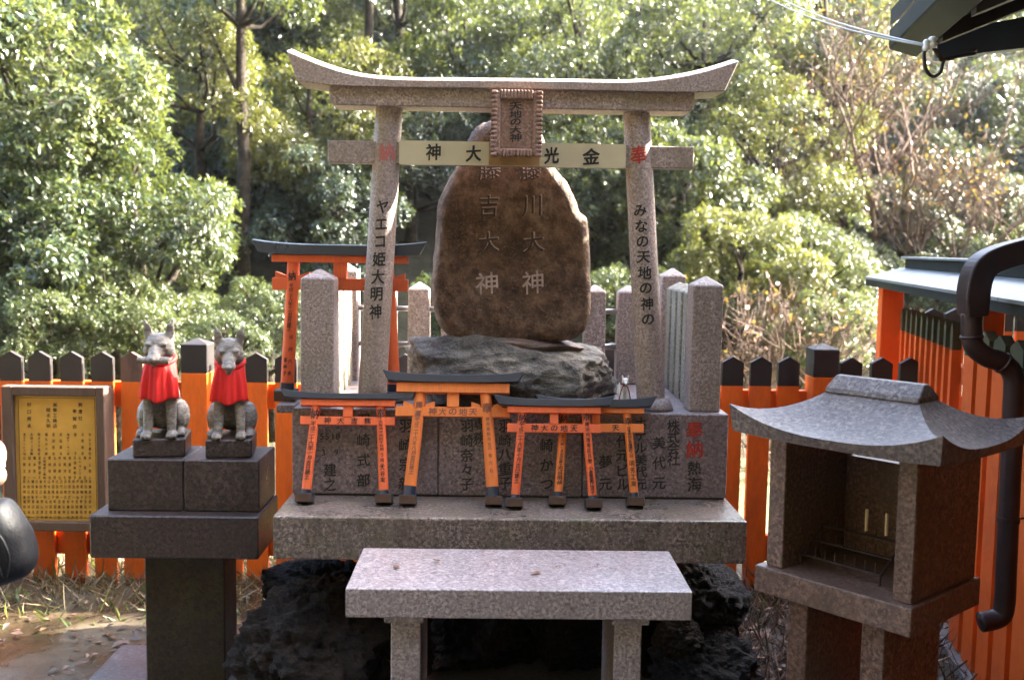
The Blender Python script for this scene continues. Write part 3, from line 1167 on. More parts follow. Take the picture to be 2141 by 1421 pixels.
def place_mini(px_l, px_r, py_foot, kl, kr, py_top, mat, feet, tops, ll, lr, nl, nr, py_l0, py_l1, py_n0, py_n1, py_k0, slv, wpil, txt, beam, wedge, label, Yf=None, fade='ink', seed=1, lift=0.0):
    pf = PZ((px_l + px_r) / 2, py_foot, ZS + .003)
    Yf = pf.y
    lean = R(-17)
    cl, sl = math.cos(lean), math.sin(lean)

    def loc(px, py):
        # intersect the pixel ray with the leaning plane through the feet
        d = ray(px, py)
        nrm = Vector((0, cl, sl))
        q = EYE + d * ((pf - EYE).dot(nrm) / d.dot(nrm))
        rel = q - pf
        return rel.x, rel.y * -sl + rel.z * cl
    root = thing('small_torii', label, 'torii', pf, 0, lean, 'small torii leaning on the base')
    # recentre
    mid = (loc(feet[0], py_foot)[0] + loc(feet[1], py_foot)[0]) / 2
    root.location.x += mid
    L = lambda px, py: loc(px, py)[0]
    Zl = lambda py, px=(feet[0] + feet[1]) / 2: loc(px, py)[1]
    foot = L(feet[1], py_foot) - L(feet[0], py_foot)
    topx = L(tops[1], py_l1) - L(tops[0], py_l1)
    h = Zl(py_l1)
    lh = Zl(py_l0) - h
    kh = Zl(py_k0) - Zl(py_l0)
    zn, nh = Zl(py_n1), Zl(py_n0) - Zl(py_n1)
    rad = wpil * Yf / FPX / 2
    def tx(lst, cx):
        out = []
        for e in lst:
            s, a, b_, wd = e[0], e[1], e[2], e[3]
            k = Yf / FPX
            out.append((s, Zl(a), Zl(b_), wd * k, (e[4] if len(e) > 4 else wd) * k, (e[5] if len(e) > 5 else 0) * k))
        return out
    torii(root, foot, topx, h, rad, L(kr, py_k0) - L(kl, py_k0), L(lr, py_l1) - L(ll, py_l1), L(nr, py_n1) - L(nl, py_n1), kh, lh, zn, nh, Zl(slv), mat, 36 * Yf / FPX, (tx(txt[0], 0), tx(txt[1], 0)), wedge, beam_text=beam, fade=fade, seed=seed)
    # stand the heel of the feet on the slab
    root.location.z += (18 * Yf / FPX) * math.sin(-lean) * .35
    return root


place_mini(637, 803, 1052, 600, 882, 828, M['coral'], (637, 803), (658, 793), 630, 826, 627, 825, 838, 851, 873, 890, 826, 1025, 21,
           ([('納', 868, 868, 19, 21), ('平成二十六年一月吉日建之', 889, 1000, 11, 10)], [('奉', 866, 866, 19, 20), ('大阪市中央区千日前', 883, 940, 9, 6), ('う残卯', 952, 974, 8, 8), ('大谷実', 978, 1004, 10, 11)]),
           '神大吉熊', False, 'small coral red torii leaning at the far left end of the base', seed=11)
place_mini(852, 1033, 1056, 808, 1102, 796, M['amber'], (853, 1032), (887, 1023), 837, 1072, 833, 1072, 804, 824, 853, 873, 788, 1018, 27,
           ([('熊鷹', 850, 868, 14, 14), ('平成二十六年八月吉日建之', 880, 990, 10, 10)], [('奉', 855, 855, 20, 22), ('静岡県熱海市', 878, 930, 8, 8), ('元宿六右', 938, 985, 8, 8)]),
           '神大の地天', True, 'largest small torii, amber orange with faded writing, leaning at the base middle', fade='inkfaded', seed=12)
place_mini(1165, 1328, 1058, 1128, 1382, 832, M['amber'], (1165, 1328), (1186, 1317), 1150, 1350, 1148, 1348, 855, 866, 887, 905, 838, 1030, 19,
           ([('納', 878, 878, 16, 17), ('二十六年一月吉日建之', 910, 975, 8, 7), ('光谷明伸', 982, 1012, 11, 10)], [('奉', 882, 882, 16, 16), ('兵庫県加古郡播磨町八四', 896, 955, 8, 6), ('明芳工業', 970, 1012, 11, 12)]),
           '地天', False, 'small amber torii with thin pillars, partly behind its coral neighbour at the right', seed=13)
place_mini(1075, 1241, 1062, 1038, 1290, 836, M['coral'], (1075, 1241), (1095, 1227), 1065, 1260, 1062, 1258, 853, 866, 888, 906, 838, 1036, 19,
           ([('納', 876, 876, 16, 17), ('平成二十六年十月吉日建之', 890, 1008, 11, 11)], [('奉', 874, 874, 16, 17), ('横浜市港南区日野', 888, 965, 9, 9), ('小倉富美江洋子', 980, 1030, 10, 9)]),
           '神大の地天', False, 'small coral torii with blue black writing, standing in front of an amber one', seed=14)

# the taller one in the gap beside the front left post
YV = 3.72
ZL = ZB + .001
tf = P(712, 826, YV)
vt = thing('vermilion_torii', 'taller vermilion torii with black top beam beside the left stone post', 'torii', (P(712, 826, YV).x, YV, ZL), 0, 0)
ii = root_inv(vt)
Lx = lambda px, py: (P(px, py, YV).x - vt.location.x)
Lz = lambda py, px=712: (P(px, py, YV).z - ZL)
torii(vt, Lx(826, 826) - Lx(600, 826), Lx(812, 548) - Lx(616, 548), Lz(549), 14 * YV / FPX, Lx(875, 515) - Lx(513, 515), Lx(838, 540) - Lx(556, 540), Lx(840, 590) - Lx(557, 590),
      .036, .026, Lz(607), Lz(582) - Lz(607), Lz(800), M['coral'], .075,
      ([('納', Lz(578), Lz(578), .03, .032, 0), ('平成二十六年十一月吉日建之', Lz(598), Lz(688), .016, .014, 0), ('河西六男', Lz(705), Lz(780), .014, .015, .009), ('貴美子', Lz(752), Lz(780), .014, .015, -.007)], []), True, beam_text='地天', seed=15, sag=.013)
bw = P(590, 826, YV).x
part('side_ledge', MB().box(bw, xb0 - .0015, 3.62, 3.86, ZB - .03, ZB - .0005), M['block'], base, True, bevel=.003, label='narrow stone ledge on the left of the base')

# ================================================================== FENCE
pf_ = thing('picket_fence', 'long vermilion picket fence with black pointed tips behind the monument', 'fence', (0, YF, .03))
zt_p, zsh, zc, zbot = [P(148, y, YF).z for y in (735, 748, 797, 1230)]
zr = P(1590, 748, YF).z
pw = 45 * YF / FPX
PX = [-106, -43, 21, 81, 148, 212, 275, 341, 480, 535, 597] + [660 + 62 * i for i in range(14)] + [1533, 1592, 1651, 1781, 1845, 1906, 1968]
pick_me = MB().box(-pw / 2, pw / 2, 0, .03, zbot, zc).mesh('picket')
pick_me.materials.append(M['fence'])
tip_me = MB().prism([(-pw / 2, zc + .0005), (pw / 2, zc + .0005), (pw / 2, zsh), (0, zt_p), (-pw / 2, zsh)], 0, .03).mesh('painted_tip')
tip_me.materials.append(M['black'])
rnd = random.Random(5)
for px in PX:
    o = bpy.data.objects.new('picket', pick_me)
    COL.objects.link(o)
    o.parent = pf_
    py = 735 + (px - 148) * .0073
    dz = P(px, py, YF).z - zt_p
    o.location = (P(px, 760, YF).x, rnd.uniform(-.003, .003), -.03 + dz)
    if px < 300:
        o.material_slots[0].link = 'OBJECT'
        o.material_slots[0].material = M['fence_old'] if px in (148, 81, 212) and False else M['fence']
    t = bpy.data.objects.new('painted_tip', tip_me)
    COL.objects.link(t)
    t.parent = o
    if px == 275:
        t.material_slots[0].link = 'OBJECT'
        t.material_slots[0].material = M['blackworn']
        t['label'] = 'picket tip with peeling black paint'
for y0, y1 in ((800, 853), (1108, 1163)):
    part('rail', MB().box(P(-140, 800, YF).x, P(2010, 800, YF).x, YF + .031, YF + .075, P(300, y1, YF).z, P(300, y0, YF).z), M['fence'], pf_, True, bevel=.003)
for px, pyt in ((412, 707), (1278, 716), (1721, 718)):
    x = P(px, 760, YF).x
    z1 = P(px, pyt + 11, YF).z
    zk = P(px, 777 if px < 500 else 786, YF).z
    p = part('post', MB().box(x - .062, x + .062, YF - .05, YF + .074, .03, zk), M['fence'], pf_, True, bevel=.004)
    part('painted_cap', MB().pyramid_post(x - .062, x + .062, YF - .05, YF + .074, zk + .0005, z1, z1 + .026), M['black'], p, True, bevel=.003)

# ================================================================== NOTICE BOARD
YN = 4.70
nb = thing('notice_board', 'brass donor plate in a weathered wooden frame fixed to the fence', 'notice board', (P(112, 960, YN).x, YN + .1, P(112, 1110, YN).z))
a0, a1 = P(6, 960, YN).x, P(220, 960, YN).x
c0, c1 = P(112, 1111, YN).z, P(112, 808, YN).z
ip0, ip1, iq0, iq1 = P(28, 960, YN).x, P(202, 960, YN).x, P(112, 1091, YN).z, P(112, 828, YN).z
part('brass_plate', MB().box(ip0 - .004, ip1 + .004, YN + .028, YN + .036, iq0 - .004, iq1 + .004), M['brass'], nb, True)
for bx in ((a0, ip0, c0, c1), (ip1, a1, c0, c1), (ip0 + .0005, ip1 - .0005, iq1, c1 - .001), (ip0 + .0005, ip1 - .0005, c0 + .001, iq0)):
    part('frame_bar', MB().box(bx[0], bx[1], YN, YN + .06, bx[2], bx[3]), M['frame'], nb, True, bevel=.004)
part('back_board', MB().box(a0 + .01, a1 - .01, YN + .037, YN + .145, c0 + .01, c1 - .01), M['frame'], nb, True)
border = MB()
g0, g1, h0, h1 = P(35, 960, YN).x, P(196, 960, YN).x, P(112, 1085, YN).z, P(112, 833, YN).z
yy = YN + .0275
for q in ((g0, g1, h0, h0 + .002), (g0, g1, h1 - .002, h1), (g0, g0 + .002, h0 + .002, h1 - .002), (g1 - .002, g1, h0 + .002, h1 - .002)):
    border.box(q[0], q[1], yy - .0004, yy + .0004, q[2], q[3])
inv = root_inv(nb)
bp = [c for c in nb.children if c.name.startswith('brass_plate')][0]
part('border_line', border, M['ink'], bp, True)
it = px_items('熊鷹社', 168, 846, 874, 9) + px_items('奉賛会', 156, 859, 891, 9) + px_items('㈱隼工務店', 115, 846, 890, 9) + px_items('岡本久明', 101, 857, 890, 9) + px_items('野口照夫', 61, 846, 890, 9)
rn = random.Random(3)
ROWS = [(908, 946, 11, ['杉山工業所', '大西宏幸', '信子', '福田テーラー店', '吉田真幸', '吉田哲也', '福丸ガス㈱', '岡クリヤ商会', '永野クリ店㈱', '東正サービス㈲']),
        (957, 996, 9, ['井上秀人', '岡登店', '丸十カニワ店', '元畑美智子', '佐藤定明', '味岡洋光', '中谷賢山', '北沢輝司', '野村智也', '大阪建設工業㈱', '宮原野宮子', '増本啓一', '坂本吉一', '山野文彦']),
        (1006, 1037, 8, ['斎藤昌子', '岡田晴子', '梅原晴子', '芦原昌弘', '柳田和一', '松田文江', '谷口和久', '正門和一', '辻田昌明', '井田晴子', '山本昌二', '大西和明', '金田正一', '小島正子', '増田昌弘', '北田正和', '松本明美']),
        (1048, 1079, 8, ['宮川昌男', '吉田哲一', '斉藤昭子', '吉田重吉', '今田純夫', '佐藤正夫', '新谷伸一', '加藤建設', '町田昌二', '松田和久', '北川正和', '岡山昌司', '横田正二', '東田元一', '野村和江', '福田正治'])]
for y0, y1, wd, names in ROWS:
    n = len(names)
    for i, s in enumerate(names):
        x = 188 - (188 - 51) * i / (n - 1)
        it += px_items(s, x, y0, y1 + 2, 5.6, min(7, (y1 - y0) / len(s)))
small_print(it, bp, M['ink'], pxfn(YN + .0272, inv), bold=.010, wild=.03, seed=4, shear=0)

# ================================================================== FOX PEDESTAL AND FOXES
YQ = 3.55
ux0, ux1 = P(224, 1010, YQ).x, P(542, 1010, YQ).x
zu1, zu0 = P(384, 961, YQ).z, P(384, 1069, YQ).z
uy1 = YQ * 1.073
ped = thing('fox_pedestal', 'dark wet granite pedestal of stacked blocks carrying the two foxes', 'pedestal', ((ux0 + ux1) / 2, 3.68, .07))
xm = P(383, 1010, YQ).x
for a, b in ((ux0, xm - .001), (xm + .001, ux1)):
    part('upper_block', MB().box(a, b, YQ, uy1, zu0 + .0005, zu1), M['dark'], ped, True, bevel=.004)
YR = YQ * (1069 - 508) / (1079 - 508)
kx0, kx1 = P(187, 1120, YR).x, P(540, 1120, YR).x
zl0 = P(364, 1168, YR).z
part('wide_slab', MB().box(kx0, kx1, YR, YR * 1.092, zl0, zu0), M['dark'], ped, True, bevel=.005)
YW = YQ + .03
part('pillar', MB().box(P(303, 1250, YW).x, P(470, 1250, YW).x, YW, YW + .17, .07, zl0 - .0005), M['pillar'], ped, True, bevel=.005)


def fox_mesh(name, voxel=.0042, tail_side=0, turn=0.0, nod=0.0, jaw=0.0):
    m = MB()
    for s in (-1, 1):
        cap(m, (s * .040, -.058, .026), (s * .034, -.030, .185), .0155, .024)
        ell(m, (s * .042, -.072, .014), (.021, .030, .015))
        for t in (-1, 0, 1):
            ell(m, (s * .042 + t * .0125, -.094 + abs(t) * .005, .0105), (.0068, .012, .0105), 8)
        ell(m, (s * .058, .040, .062), (.034, .062, .060))
        ell(m, (s * .066, -.016, .014), (.019, .034, .015))
        for t in (-1, 0, 1):
            ell(m, (s * .066 + t * .011, -.044 + abs(t) * .004, .010), (.006, .011, .010), 8)
    ell(m, (0, -.010, .195), (.056, .046, .080))
    cap(m, (0, 0, .20), (0, .062, .075), .052, .066)
    cap(m, (0, -.004, .235), (0, -.018, .295), .045, .040)
    if tail_side:
        cap(m, (.05 * tail_side, .06, .03), (.095 * tail_side, .05, .13), .026, .030)
        cap(m, (.095 * tail_side, .05, .13), (.085 * tail_side, .05, .27), .030, .012)
    else:
        cap(m, (0, .10, .03), (0, .125, .15), .028, .034)
        cap(m, (0, .125, .15), (0, .10, .27), .034, .010)
    h = MB()
    ell(h, (0, 0, 0), (.044, .046, .042), 16)
    cap(h, (0, -.020, -.004), (0, -.082, -.020), .028, .0145)
    ell(h, (0, -.092, -.017), (.011, .009, .009), 10)
    cap(h, (0, -.030, -.026), (0, -.070, -.036 - jaw), .018, .010)
    for s in (-1, 1):
        ell(h, (s * .031, -.008, -.014), (.018, .024, .022), 10)
        ell(h, (s * .022, -.036, .016), (.013, .010, .007), 10)
        cap(h, (s * .030, .008, .028), (s * .043, .012, .080), .0165, .0035)
        ell(h, (s * .034, .004, .048), (.0145, .006, .026), 10)
        ell(h, (s * .014, -.072, -.020), (.009, .020, .010), 8)
        ell(h, (s * .026, -.036, .003), (.0085, .006, .005), 8)
    rot = Matrix.Rotation(turn, 3, 'Z') @ Matrix.Rotation(nod, 3, 'X')
    m.add([rot @ (Vector(v) * 1.12) + Vector((0, -.036, .318)) for v in h.v], h.f)
    return remeshed(m, name, voxel, 2), rot


def bib_mesh(z0=.256, z1=.132, r0=.050, r1=.070, seed=0):
    rn = random.Random(seed)
    ph = rn.uniform(0, 6)
    n, m = 48, 16
    vs, fs = [], []
    for i in range(m + 1):
        t = i / m
        for k in range(n + 1):
            a = (k / n * 2 - 1) * R(88)
            rr = r0 + (r1 - r0) * t ** .6 + (.0060 * math.sin(a * 6 + ph + .6 * t) + .0035 * math.sin(a * 15 + 2 * ph)) * min(1, t * 1.6 + .1)
            dy = -.012 - .018 * math.sin(t * math.pi * .6)
            z = z0 + (z1 - z0) * t + (.018 * (1 - math.cos(a)) * (1 - t)) + (.010 * (1 - math.cos(a * 1.3)) - .005 * math.sin(a * 5 + ph)) * t
            vs.append((rr * math.sin(a) * .96, dy - rr * math.cos(a) * .92, z))
    for i in range(m):
        for k in range(n):
            p = i * (n + 1) + k
            fs.append((p, p + n + 1, p + n + 2, p + 1))
    mm = MB().add(vs, fs)
    # neck band
    pts = []
    for k in range(25):
        a = (k / 24 * 2 - 1) * math.pi
        pts.append((r0 * .98 * math.sin(a), -.012 - r0 * .95 * math.cos(a), z0 + .018 * (1 - math.cos(a))))
    mm.tube(pts, .006, 8)
    return mm


def fox(px, pyb, sc, label, turn, nod, scroll, pl, pr, rz, seed):
    # plinth
    y0 = YQ + .035
    plx0, plx1 = P(pl, 930, y0).x, P(pr, 930, y0).x
    zp = zu1
    zpt = zp + .066
    cx = (plx0 + plx1) / 2
    r = thing('fox_statue', label, 'fox statue', (cx, y0 + .075, zp), rz, 0, 'stone foxes with red bibs')
    hw = (plx1 - plx0) / 2
    part('plinth', MB().box(-hw, hw, -.075, .125, .0005, .066), M['dark'], r, bevel=.005)
    me, rot = fox_mesh('body', .0038, 0, turn, nod, .006 if not scroll else .0)
    S = Matrix.Translation((0, .012, .064)) @ Matrix.Scale(sc, 4)
    me.transform(S)
    bd = part('body', me, M['foxstone'], r, smooth=True)
    bm_ = bib_mesh(seed=seed).mesh('bib')
    bm_.transform(S)
    bb_ = part('bib', bm_, M['cloth'], r, smooth=True)
    so = bb_.modifiers.new('thick', 'SOLIDIFY')
    so.thickness = .002
    if scroll:
        sm = MB().tube([rot @ Vector((-.052, -.082, -.028)) + Vector((0, -.032, .318)), rot @ Vector((.052, -.082, -.028)) + Vector((0, -.032, .318))], .0125, 16).mesh('scroll')
        sm.transform(S)
        autosmooth(part('scroll', sm, M['foxstone'], r), 50)
    return r


fox(330, 945, 1.02, 'stone fox in a red bib holding a scroll in its mouth', R(-8), R(10), True, 271, 377, R(10), 3)
fox(487, 950, .98, 'stone fox in a red bib with bare muzzle beside the scroll bearing fox', R(4), R(20), False, 424, 519, R(8), 8)

# ================================================================== WHITE FIGURINES
def figurine(px, pyb, Y, hpx, label, cord=True):
    b = P(px, pyb, Y)
    k = hpx * Y / FPX / .40
    r = thing('fox_figurine', label, 'figurine', (b.x, Y, ZB), R(-6), 0, 'white fox figurines')
    zb_ = max(b.z - ZB, 0.01)
    part('stand', MB().box(-.075 * k, .085 * k, -.10 * k, .09 * k, 0, zb_), M['china'], r, bevel=.002)
    part('gilded_line', MB().box(-.077 * k, .087 * k, -.102 * k, .092 * k, zb_ * .72, zb_ * .82), M['gold'], r)
    me, rot = fox_mesh('body', .006, -1, R(8), R(4))
    S = Matrix.Translation((0, 0, zb_ - .002)) @ Matrix.Scale(k, 4)
    me.transform(S)
    part('body', me, M['china'], r, smooth=True)
    for s in (-1, 1):
        e = MB()
        ell(e, (s * .035, -.036, .368), (.008, .004, .018), 8)
        em = e.mesh('ear_paint')
        em.transform(S)
        part('ear_paint', em, M['redpaint'], r, smooth=True)
    if cord:
        c = MB()
        ring = [(.052 * math.sin(a), -.014 - .052 * math.cos(a), .268 + .01 * (1 - math.cos(a))) for a in [i * math.pi / 8 - math.pi for i in range(17)]]
        c.tube(ring, .010, 8)
        for s in (-1, 1):
            c.tube([(s * .01, -.066, .265), (s * .035, -.085, .24), (s * .06, -.10, .17), (s * .078, -.105, .08), (s * .092, -.11, .0)], .0085, 8)
        cm = c.mesh('cord')
        cm.transform(S)
        part('cord', cm, M['cord'], r, smooth=True)
    return r


figurine(1306, 838, 3.60, 56, 'white china fox with a dark red cord at the right foot of the rock')
figurine(1018, 842, 3.60, 48, 'white china fox whose ears peep over the largest small torii')

# ================================================================== CANDLE LANTERN
ZC = P(1085, 1233, YE).z + .035              # top of its floor slab
A_, B_, C_ = PZ(1578, 1179, ZC), PZ(1921, 1265, ZC), PZ(2060, 1224, ZC)
a1_ = math.atan2(B_.y - A_.y, B_.x - A_.x)
a2_ = math.atan2(C_.y - B_.y, C_.x - B_.x) - math.pi / 2
TH = (a1_ * .62 + a2_ * .38)
LW = (B_ - A_).length
print('lantern', math.degrees(a1_), math.degrees(a2_), LW, (C_ - B_).length)
DP = .385
lan = thing('candle_lantern', 'stone candle house with curved roof on two slab legs at the right', 'stone lantern', (A_.x, A_.y, .07), TH)
zf = ZC - .07
tk = .075
part('floor_slab', MB().box(0, LW, 0, DP, zf - tk, zf), M['lantern'], lan, bevel=.004, seg=2)
for u0, u1 in ((.085, .145), (LW - .155, LW - .09)):
    part('leg', MB().box(u0, u1, .045, DP - .03, 0, zf - tk - .0005), M['lantern'], lan, bevel=.003)
wh = .385
wt = .052
part('side_wall', MB().box(.022, .022 + wt, .022, DP - .012, zf + .0005, zf + wh), M['lantern'], lan, bevel=.003)
part('side_wall', MB().box(LW - .012 - wt, LW - .012, .022, DP - .012, zf + .0005, zf + wh), M['lantern'], lan, bevel=.003)
part('back_wall', MB().box(.022 + wt + .001, LW - .013 - wt, DP - .05, DP - .015, zf + .0005, zf + wh - .105), M['lantern_in'], lan, bevel=.003)


def curved_roof(L, D, ov, z0, hh, thick, ridge_l, ridge_d, lift):
    """four concave slopes with upturned corners"""
    N, K = 20, 10
    vs, fs = [], []
    hx, hy = L / 2 + ov, D / 2 + ov

    def pt(side, t, s):
        # side 0 front 1 right 2 back 3 left; t -1..1 along, s 0 eave .. 1 ridge
        ax, ay = hx + (ridge_l / 2 - hx) * s, hy + (ridge_d / 2 - hy) * s
        if side in (0, 2):
            x, y = ax * t, ay * (-1 if side == 0 else 1)
            if side == 2:
                x = -x
        else:
            y, x = ay * t, ax * (1 if side == 1 else -1)
            if side == 3:
                y = -y
        z = hh * (s ** 1.7 * .8 + s * .2) + lift * abs(t) ** 2.6 * (1 - s) ** 2.0
        return (x, y, z0 + thick + z)
    for side in range(4):
        o = len(vs)
        for j in range(K + 1):
            for i in range(N + 1):
                vs.append(pt(side, i / N * 2 - 1, j / K))
        for j in range(K):
            for i in range(N):
                p = o + j * (N + 1) + i
                fs.append((p, p + 1, p + N + 2, p + N + 1))
        # fascia
        o2 = len(vs)
        for i in range(N + 1):
            t = i / N * 2 - 1
            x, y, z = pt(side, t, 0)
            vs.append((x * .975, y * .965, z0 + lift * .14 * abs(t) ** 3))
        for i in range(N):
            fs.append((o2 + i, o2 + i + 1, o + i + 1, o + i))
        o3 = len(vs)
        for i in range(N + 1):
            t = i / N * 2 - 1
            x, y, z = pt(side, t, 0)
            vs.append((x * .72, y * .6, z0 - .004))
        for i in range(N):
            fs.append((o3 + i, o3 + i + 1, o2 + i + 1, o2 + i))
    top_ = [pt(0, -1, 1), pt(0, 1, 1), pt(2, -1, 1), pt(2, 1, 1)]
    o = len(vs)
    vs += top_
    fs.append((o, o + 1, o + 2, o + 3))
    me = MB().add(vs, fs).mesh('roof')
    bm = bmesh.new()
    bm.from_mesh(me)
    bmesh.ops.remove_doubles(bm, verts=bm.verts, dist=1e-5)
    bmesh.ops.recalc_face_normals(bm, faces=bm.faces)
    bm.to_mesh(me)
    bm.free()
    me.transform(Matrix.Translation((L / 2 + .012, D / 2 - .004, 0)))
    return me


rf = part('roof', curved_roof(LW + .01, DP + .01, .066, zf + wh - .014, .092, .026, .265, .10, .056), M['roofstone'], lan)
autosmooth(rf, 32)
zr_ = zf + wh - .014 + .026 + .090
part('ridge', MB().add([(LW / 2 + .017 - .135, DP / 2 - .058, zr_), (LW / 2 + .017 + .135, DP / 2 - .058, zr_), (LW / 2 + .017 + .135, DP / 2 + .058, zr_), (LW / 2 + .017 - .135, DP / 2 + .058, zr_),
                        (LW / 2 + .017 - .135, DP / 2 - .052, zr_ + .014), (LW / 2 + .017 + .135, DP / 2 - .052, zr_ + .014), (LW / 2 + .017 + .135, DP / 2 + .052, zr_ + .014), (LW / 2 + .017 - .135, DP / 2 + .052, zr_ + .014),
                        (LW / 2 + .017 - .128, DP / 2 - .012, zr_ + .046), (LW / 2 + .017 + .128, DP / 2 - .012, zr_ + .046), (LW / 2 + .017 + .128, DP / 2 + .012, zr_ + .046), (LW / 2 + .017 - .128, DP / 2 + .012, zr_ + .046)],
                       [(3, 2, 1, 0), (0, 1, 5, 4), (1, 2, 6, 5), (2, 3, 7, 6), (3, 0, 4, 7), (4, 5, 9, 8), (5, 6, 10, 9), (6, 7, 11, 10), (7, 4, 8, 11), (8, 9, 10, 11)]), M['roofstone'], rf, bevel=.003)

rk = thing('candle_rack', 'rusty iron rack of spiked bars inside the stone candle house', 'candle rack', lan.location + Matrix.Rotation(TH, 3, 'Z') @ Vector((.08, .08, zf)), TH)
rkw = LW - .09 - 2 * wt - .02
for j, (yy_, zz_) in enumerate(((.012, .03), (.065, .062), (.118, .094))):
    br = part('bar', MB().box(0, rkw, yy_, yy_ + .012, zz_, zz_ + .004), M['iron'], rk)
    for i in range(8):
        x = .02 + (rkw - .04) * i / 7
        part('spike', MB().tube([(x, yy_ + .006, zz_ + .004), (x, yy_ + .006, zz_ + .03)], [.0022, .0006], 6), M['iron'], br)
for x in (.004, rkw - .004):
    part('support', MB().tube([(x, .018, 0), (x, .018, .03)], .003, 6).tube([(x, .124, 0), (x, .124, .094)], .003, 6).tube([(x, .018, .0302), (x, .124, .0942)], .003, 6), M['iron'], rk)
for i, lb in ((4, 'left of two slim cream candles on the back bar of the rack'), (6, 'right of two slim cream candles on the rack, by the stone wall')):
    x = .02 + (rkw - .04) * i / 7
    loc = rk.location + Matrix.Rotation(TH, 3, 'Z') @ Vector((x, .124, .108))
    c = thing('candle', lb, 'candle', loc, TH, 0, 'candles in the stone house')
    part('wax', MB().tube([(0, 0, 0), (0, 0, .058), (0, 0, .061)], [.0046, .0046, .003], 14), M['candle'], c, smooth=False)
    part('wick', MB().tube([(0, 0, .061), (.0008, 0, .068)], .0009, 5), M['rubber'], c)

# ================================================================== ROOFED FENCE (right)
def wallx(y):
    return 2.127 + (y - 5.3) * .19


F1, N1 = Vector((wallx(5.35), 5.35, 0)), Vector((wallx(2.2), 2.2, 0))
dirw = (N1 - F1).normalized()
azw = math.atan2(dirw.y, dirw.x)
rw = thing('roofed_fence', 'vermilion slatted wall with a small sheet copper roof on the right', 'roofed fence', (F1.x, F1.y, .03), azw)
# local: x runs towards the camera, +y is the side away from the building... z up
LWALL = (N1 - F1).length
ztip = P(1898, 644, 5.25).z - .03
zgr = P(1898, 691, 5.25).z - .03
lside = -1                                   # the monument side is local -y
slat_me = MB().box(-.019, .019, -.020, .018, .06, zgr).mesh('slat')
slat_me.materials.append(M['wall_shaded'])
stip_me = MB().prism([(-.019, zgr + .0005), (.019, zgr + .0005), (.019, ztip - .03), (0, ztip), (-.019, ztip - .03)], -.020, .018).mesh('painted_tip')
stip_me.materials.append(M['sidelit_black'])
SLX = [(.10 + i * .115, 1.0) for i in range(10)] + [(1.42 + i * .195, 3.7) for i in range(int((LWALL - 1.4) / .195))]
for sx_, kx_ in SLX:
    o = bpy.data.objects.new('slat', slat_me)
    COL.objects.link(o)
    o.parent = rw
    o.location = (sx_, 0, 0)
    o.scale.x = kx_
    t = bpy.data.objects.new('painted_tip', stip_me)
    COL.objects.link(t)
    t.parent = o
for z0_ in (.16, .62, zgr - .14):
    part('rail', MB().box(.03, LWALL, .02, .06, z0_, z0_ + .07), M['wall_shaded'], rw)
zev = P(1820, 586, 5.3).z - .03
zri = P(1893, 562, 5.3).z - .03
for x, yo_ in ((-.02, -.13), (1.28, 0), (2.56, 0)):
    part('post', MB().box(x - .055, x + .055, .02 + yo_, .13 + yo_, 0, zri - .06), M['wall_shaded'], rw, bevel=.004)
part('base_kerb', MB().box(-.1, LWALL + .5, -.05, .16, 0, .055), M['kerb'], rw, bevel=.006)
rsh = 0
for sgn in (-1, 1):
    for i in range(6):
        x0_, x1_ = -.22 + i * .62, -.22 + (i + 1) * .62 - .004
        yo, yi = .075 + sgn * .235, .075
        m = MB().hexa([(x0_, yo, zev), (x1_, yo, zev), (x1_, yi, zri), (x0_, yi, zri), (x0_, yo, zev + .012), (x1_, yo, zev + .012), (x1_, yi, zri + .012), (x0_, yi, zri + .012)])
        part('roof_sheet', m, M['sheet'], rw)
    part('eave_board', MB().box(-.22, 3.5, min(.075 + sgn * .23, .075 + sgn * .215), max(.075 + sgn * .23, .075 + sgn * .215), zev - .034, zev - .001), M['patina'], rw)
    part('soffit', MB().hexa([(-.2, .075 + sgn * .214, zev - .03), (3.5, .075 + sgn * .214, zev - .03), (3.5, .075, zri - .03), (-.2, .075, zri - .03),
                              (-.2, .075 + sgn * .214, zev - .012), (3.5, .075 + sgn * .214, zev - .012), (3.5, .075, zri - .012), (-.2, .075, zri - .012)]), M['wall_shaded'], rw)
part('ridge_cap', MB().box(-.14, 3.5, .03, .12, zri + .0, zri + .05), M['patina'], rw, bevel=.003)
part('ridge_top', MB().box(-.16, 3.5, .01, .14, zri + .0505, zri + .062), M['sheet'], rw, bevel=.003)

# rear pickets seen under that roof
rp = thing('rear_fence', 'short run of black tipped pickets seen beneath the sheet copper roof', 'fence', (P(1990, 700, 5.75).x, 5.75, .03))
for px in (1905, 1950, 1997, 2046, 2097, 2146, 2195):
    x = P(px, 700, 5.75).x
    zt_, zk_ = P(px, 645, 5.75).z, P(px, 693, 5.75).z
    pk = part('picket', MB().box(x - .055, x + .055, 5.75, 5.78, -.35, zk_), M['fence'], rp, True)
    part('painted_tip', MB().prism([(x - .055, zk_ + .0005), (x + .055, zk_ + .0005), (x + .055, zt_ - .03), (x, zt_), (x - .055, zt_ - .03)], 5.75, 5.78), M['black'], pk, True)
part('rail', MB().box(P(1890, 700, 5.79).x, P(2210, 700, 5.79).x, 5.781, 5.82, .75, .84), M['fence'], rp, True)

# ================================================================== DOWNPIPE
YD = 3.05
dp = thing('downpipe', 'dark brown copper downpipe with a swan neck bend at the right edge', 'downpipe', P(2105, 1300, YD))


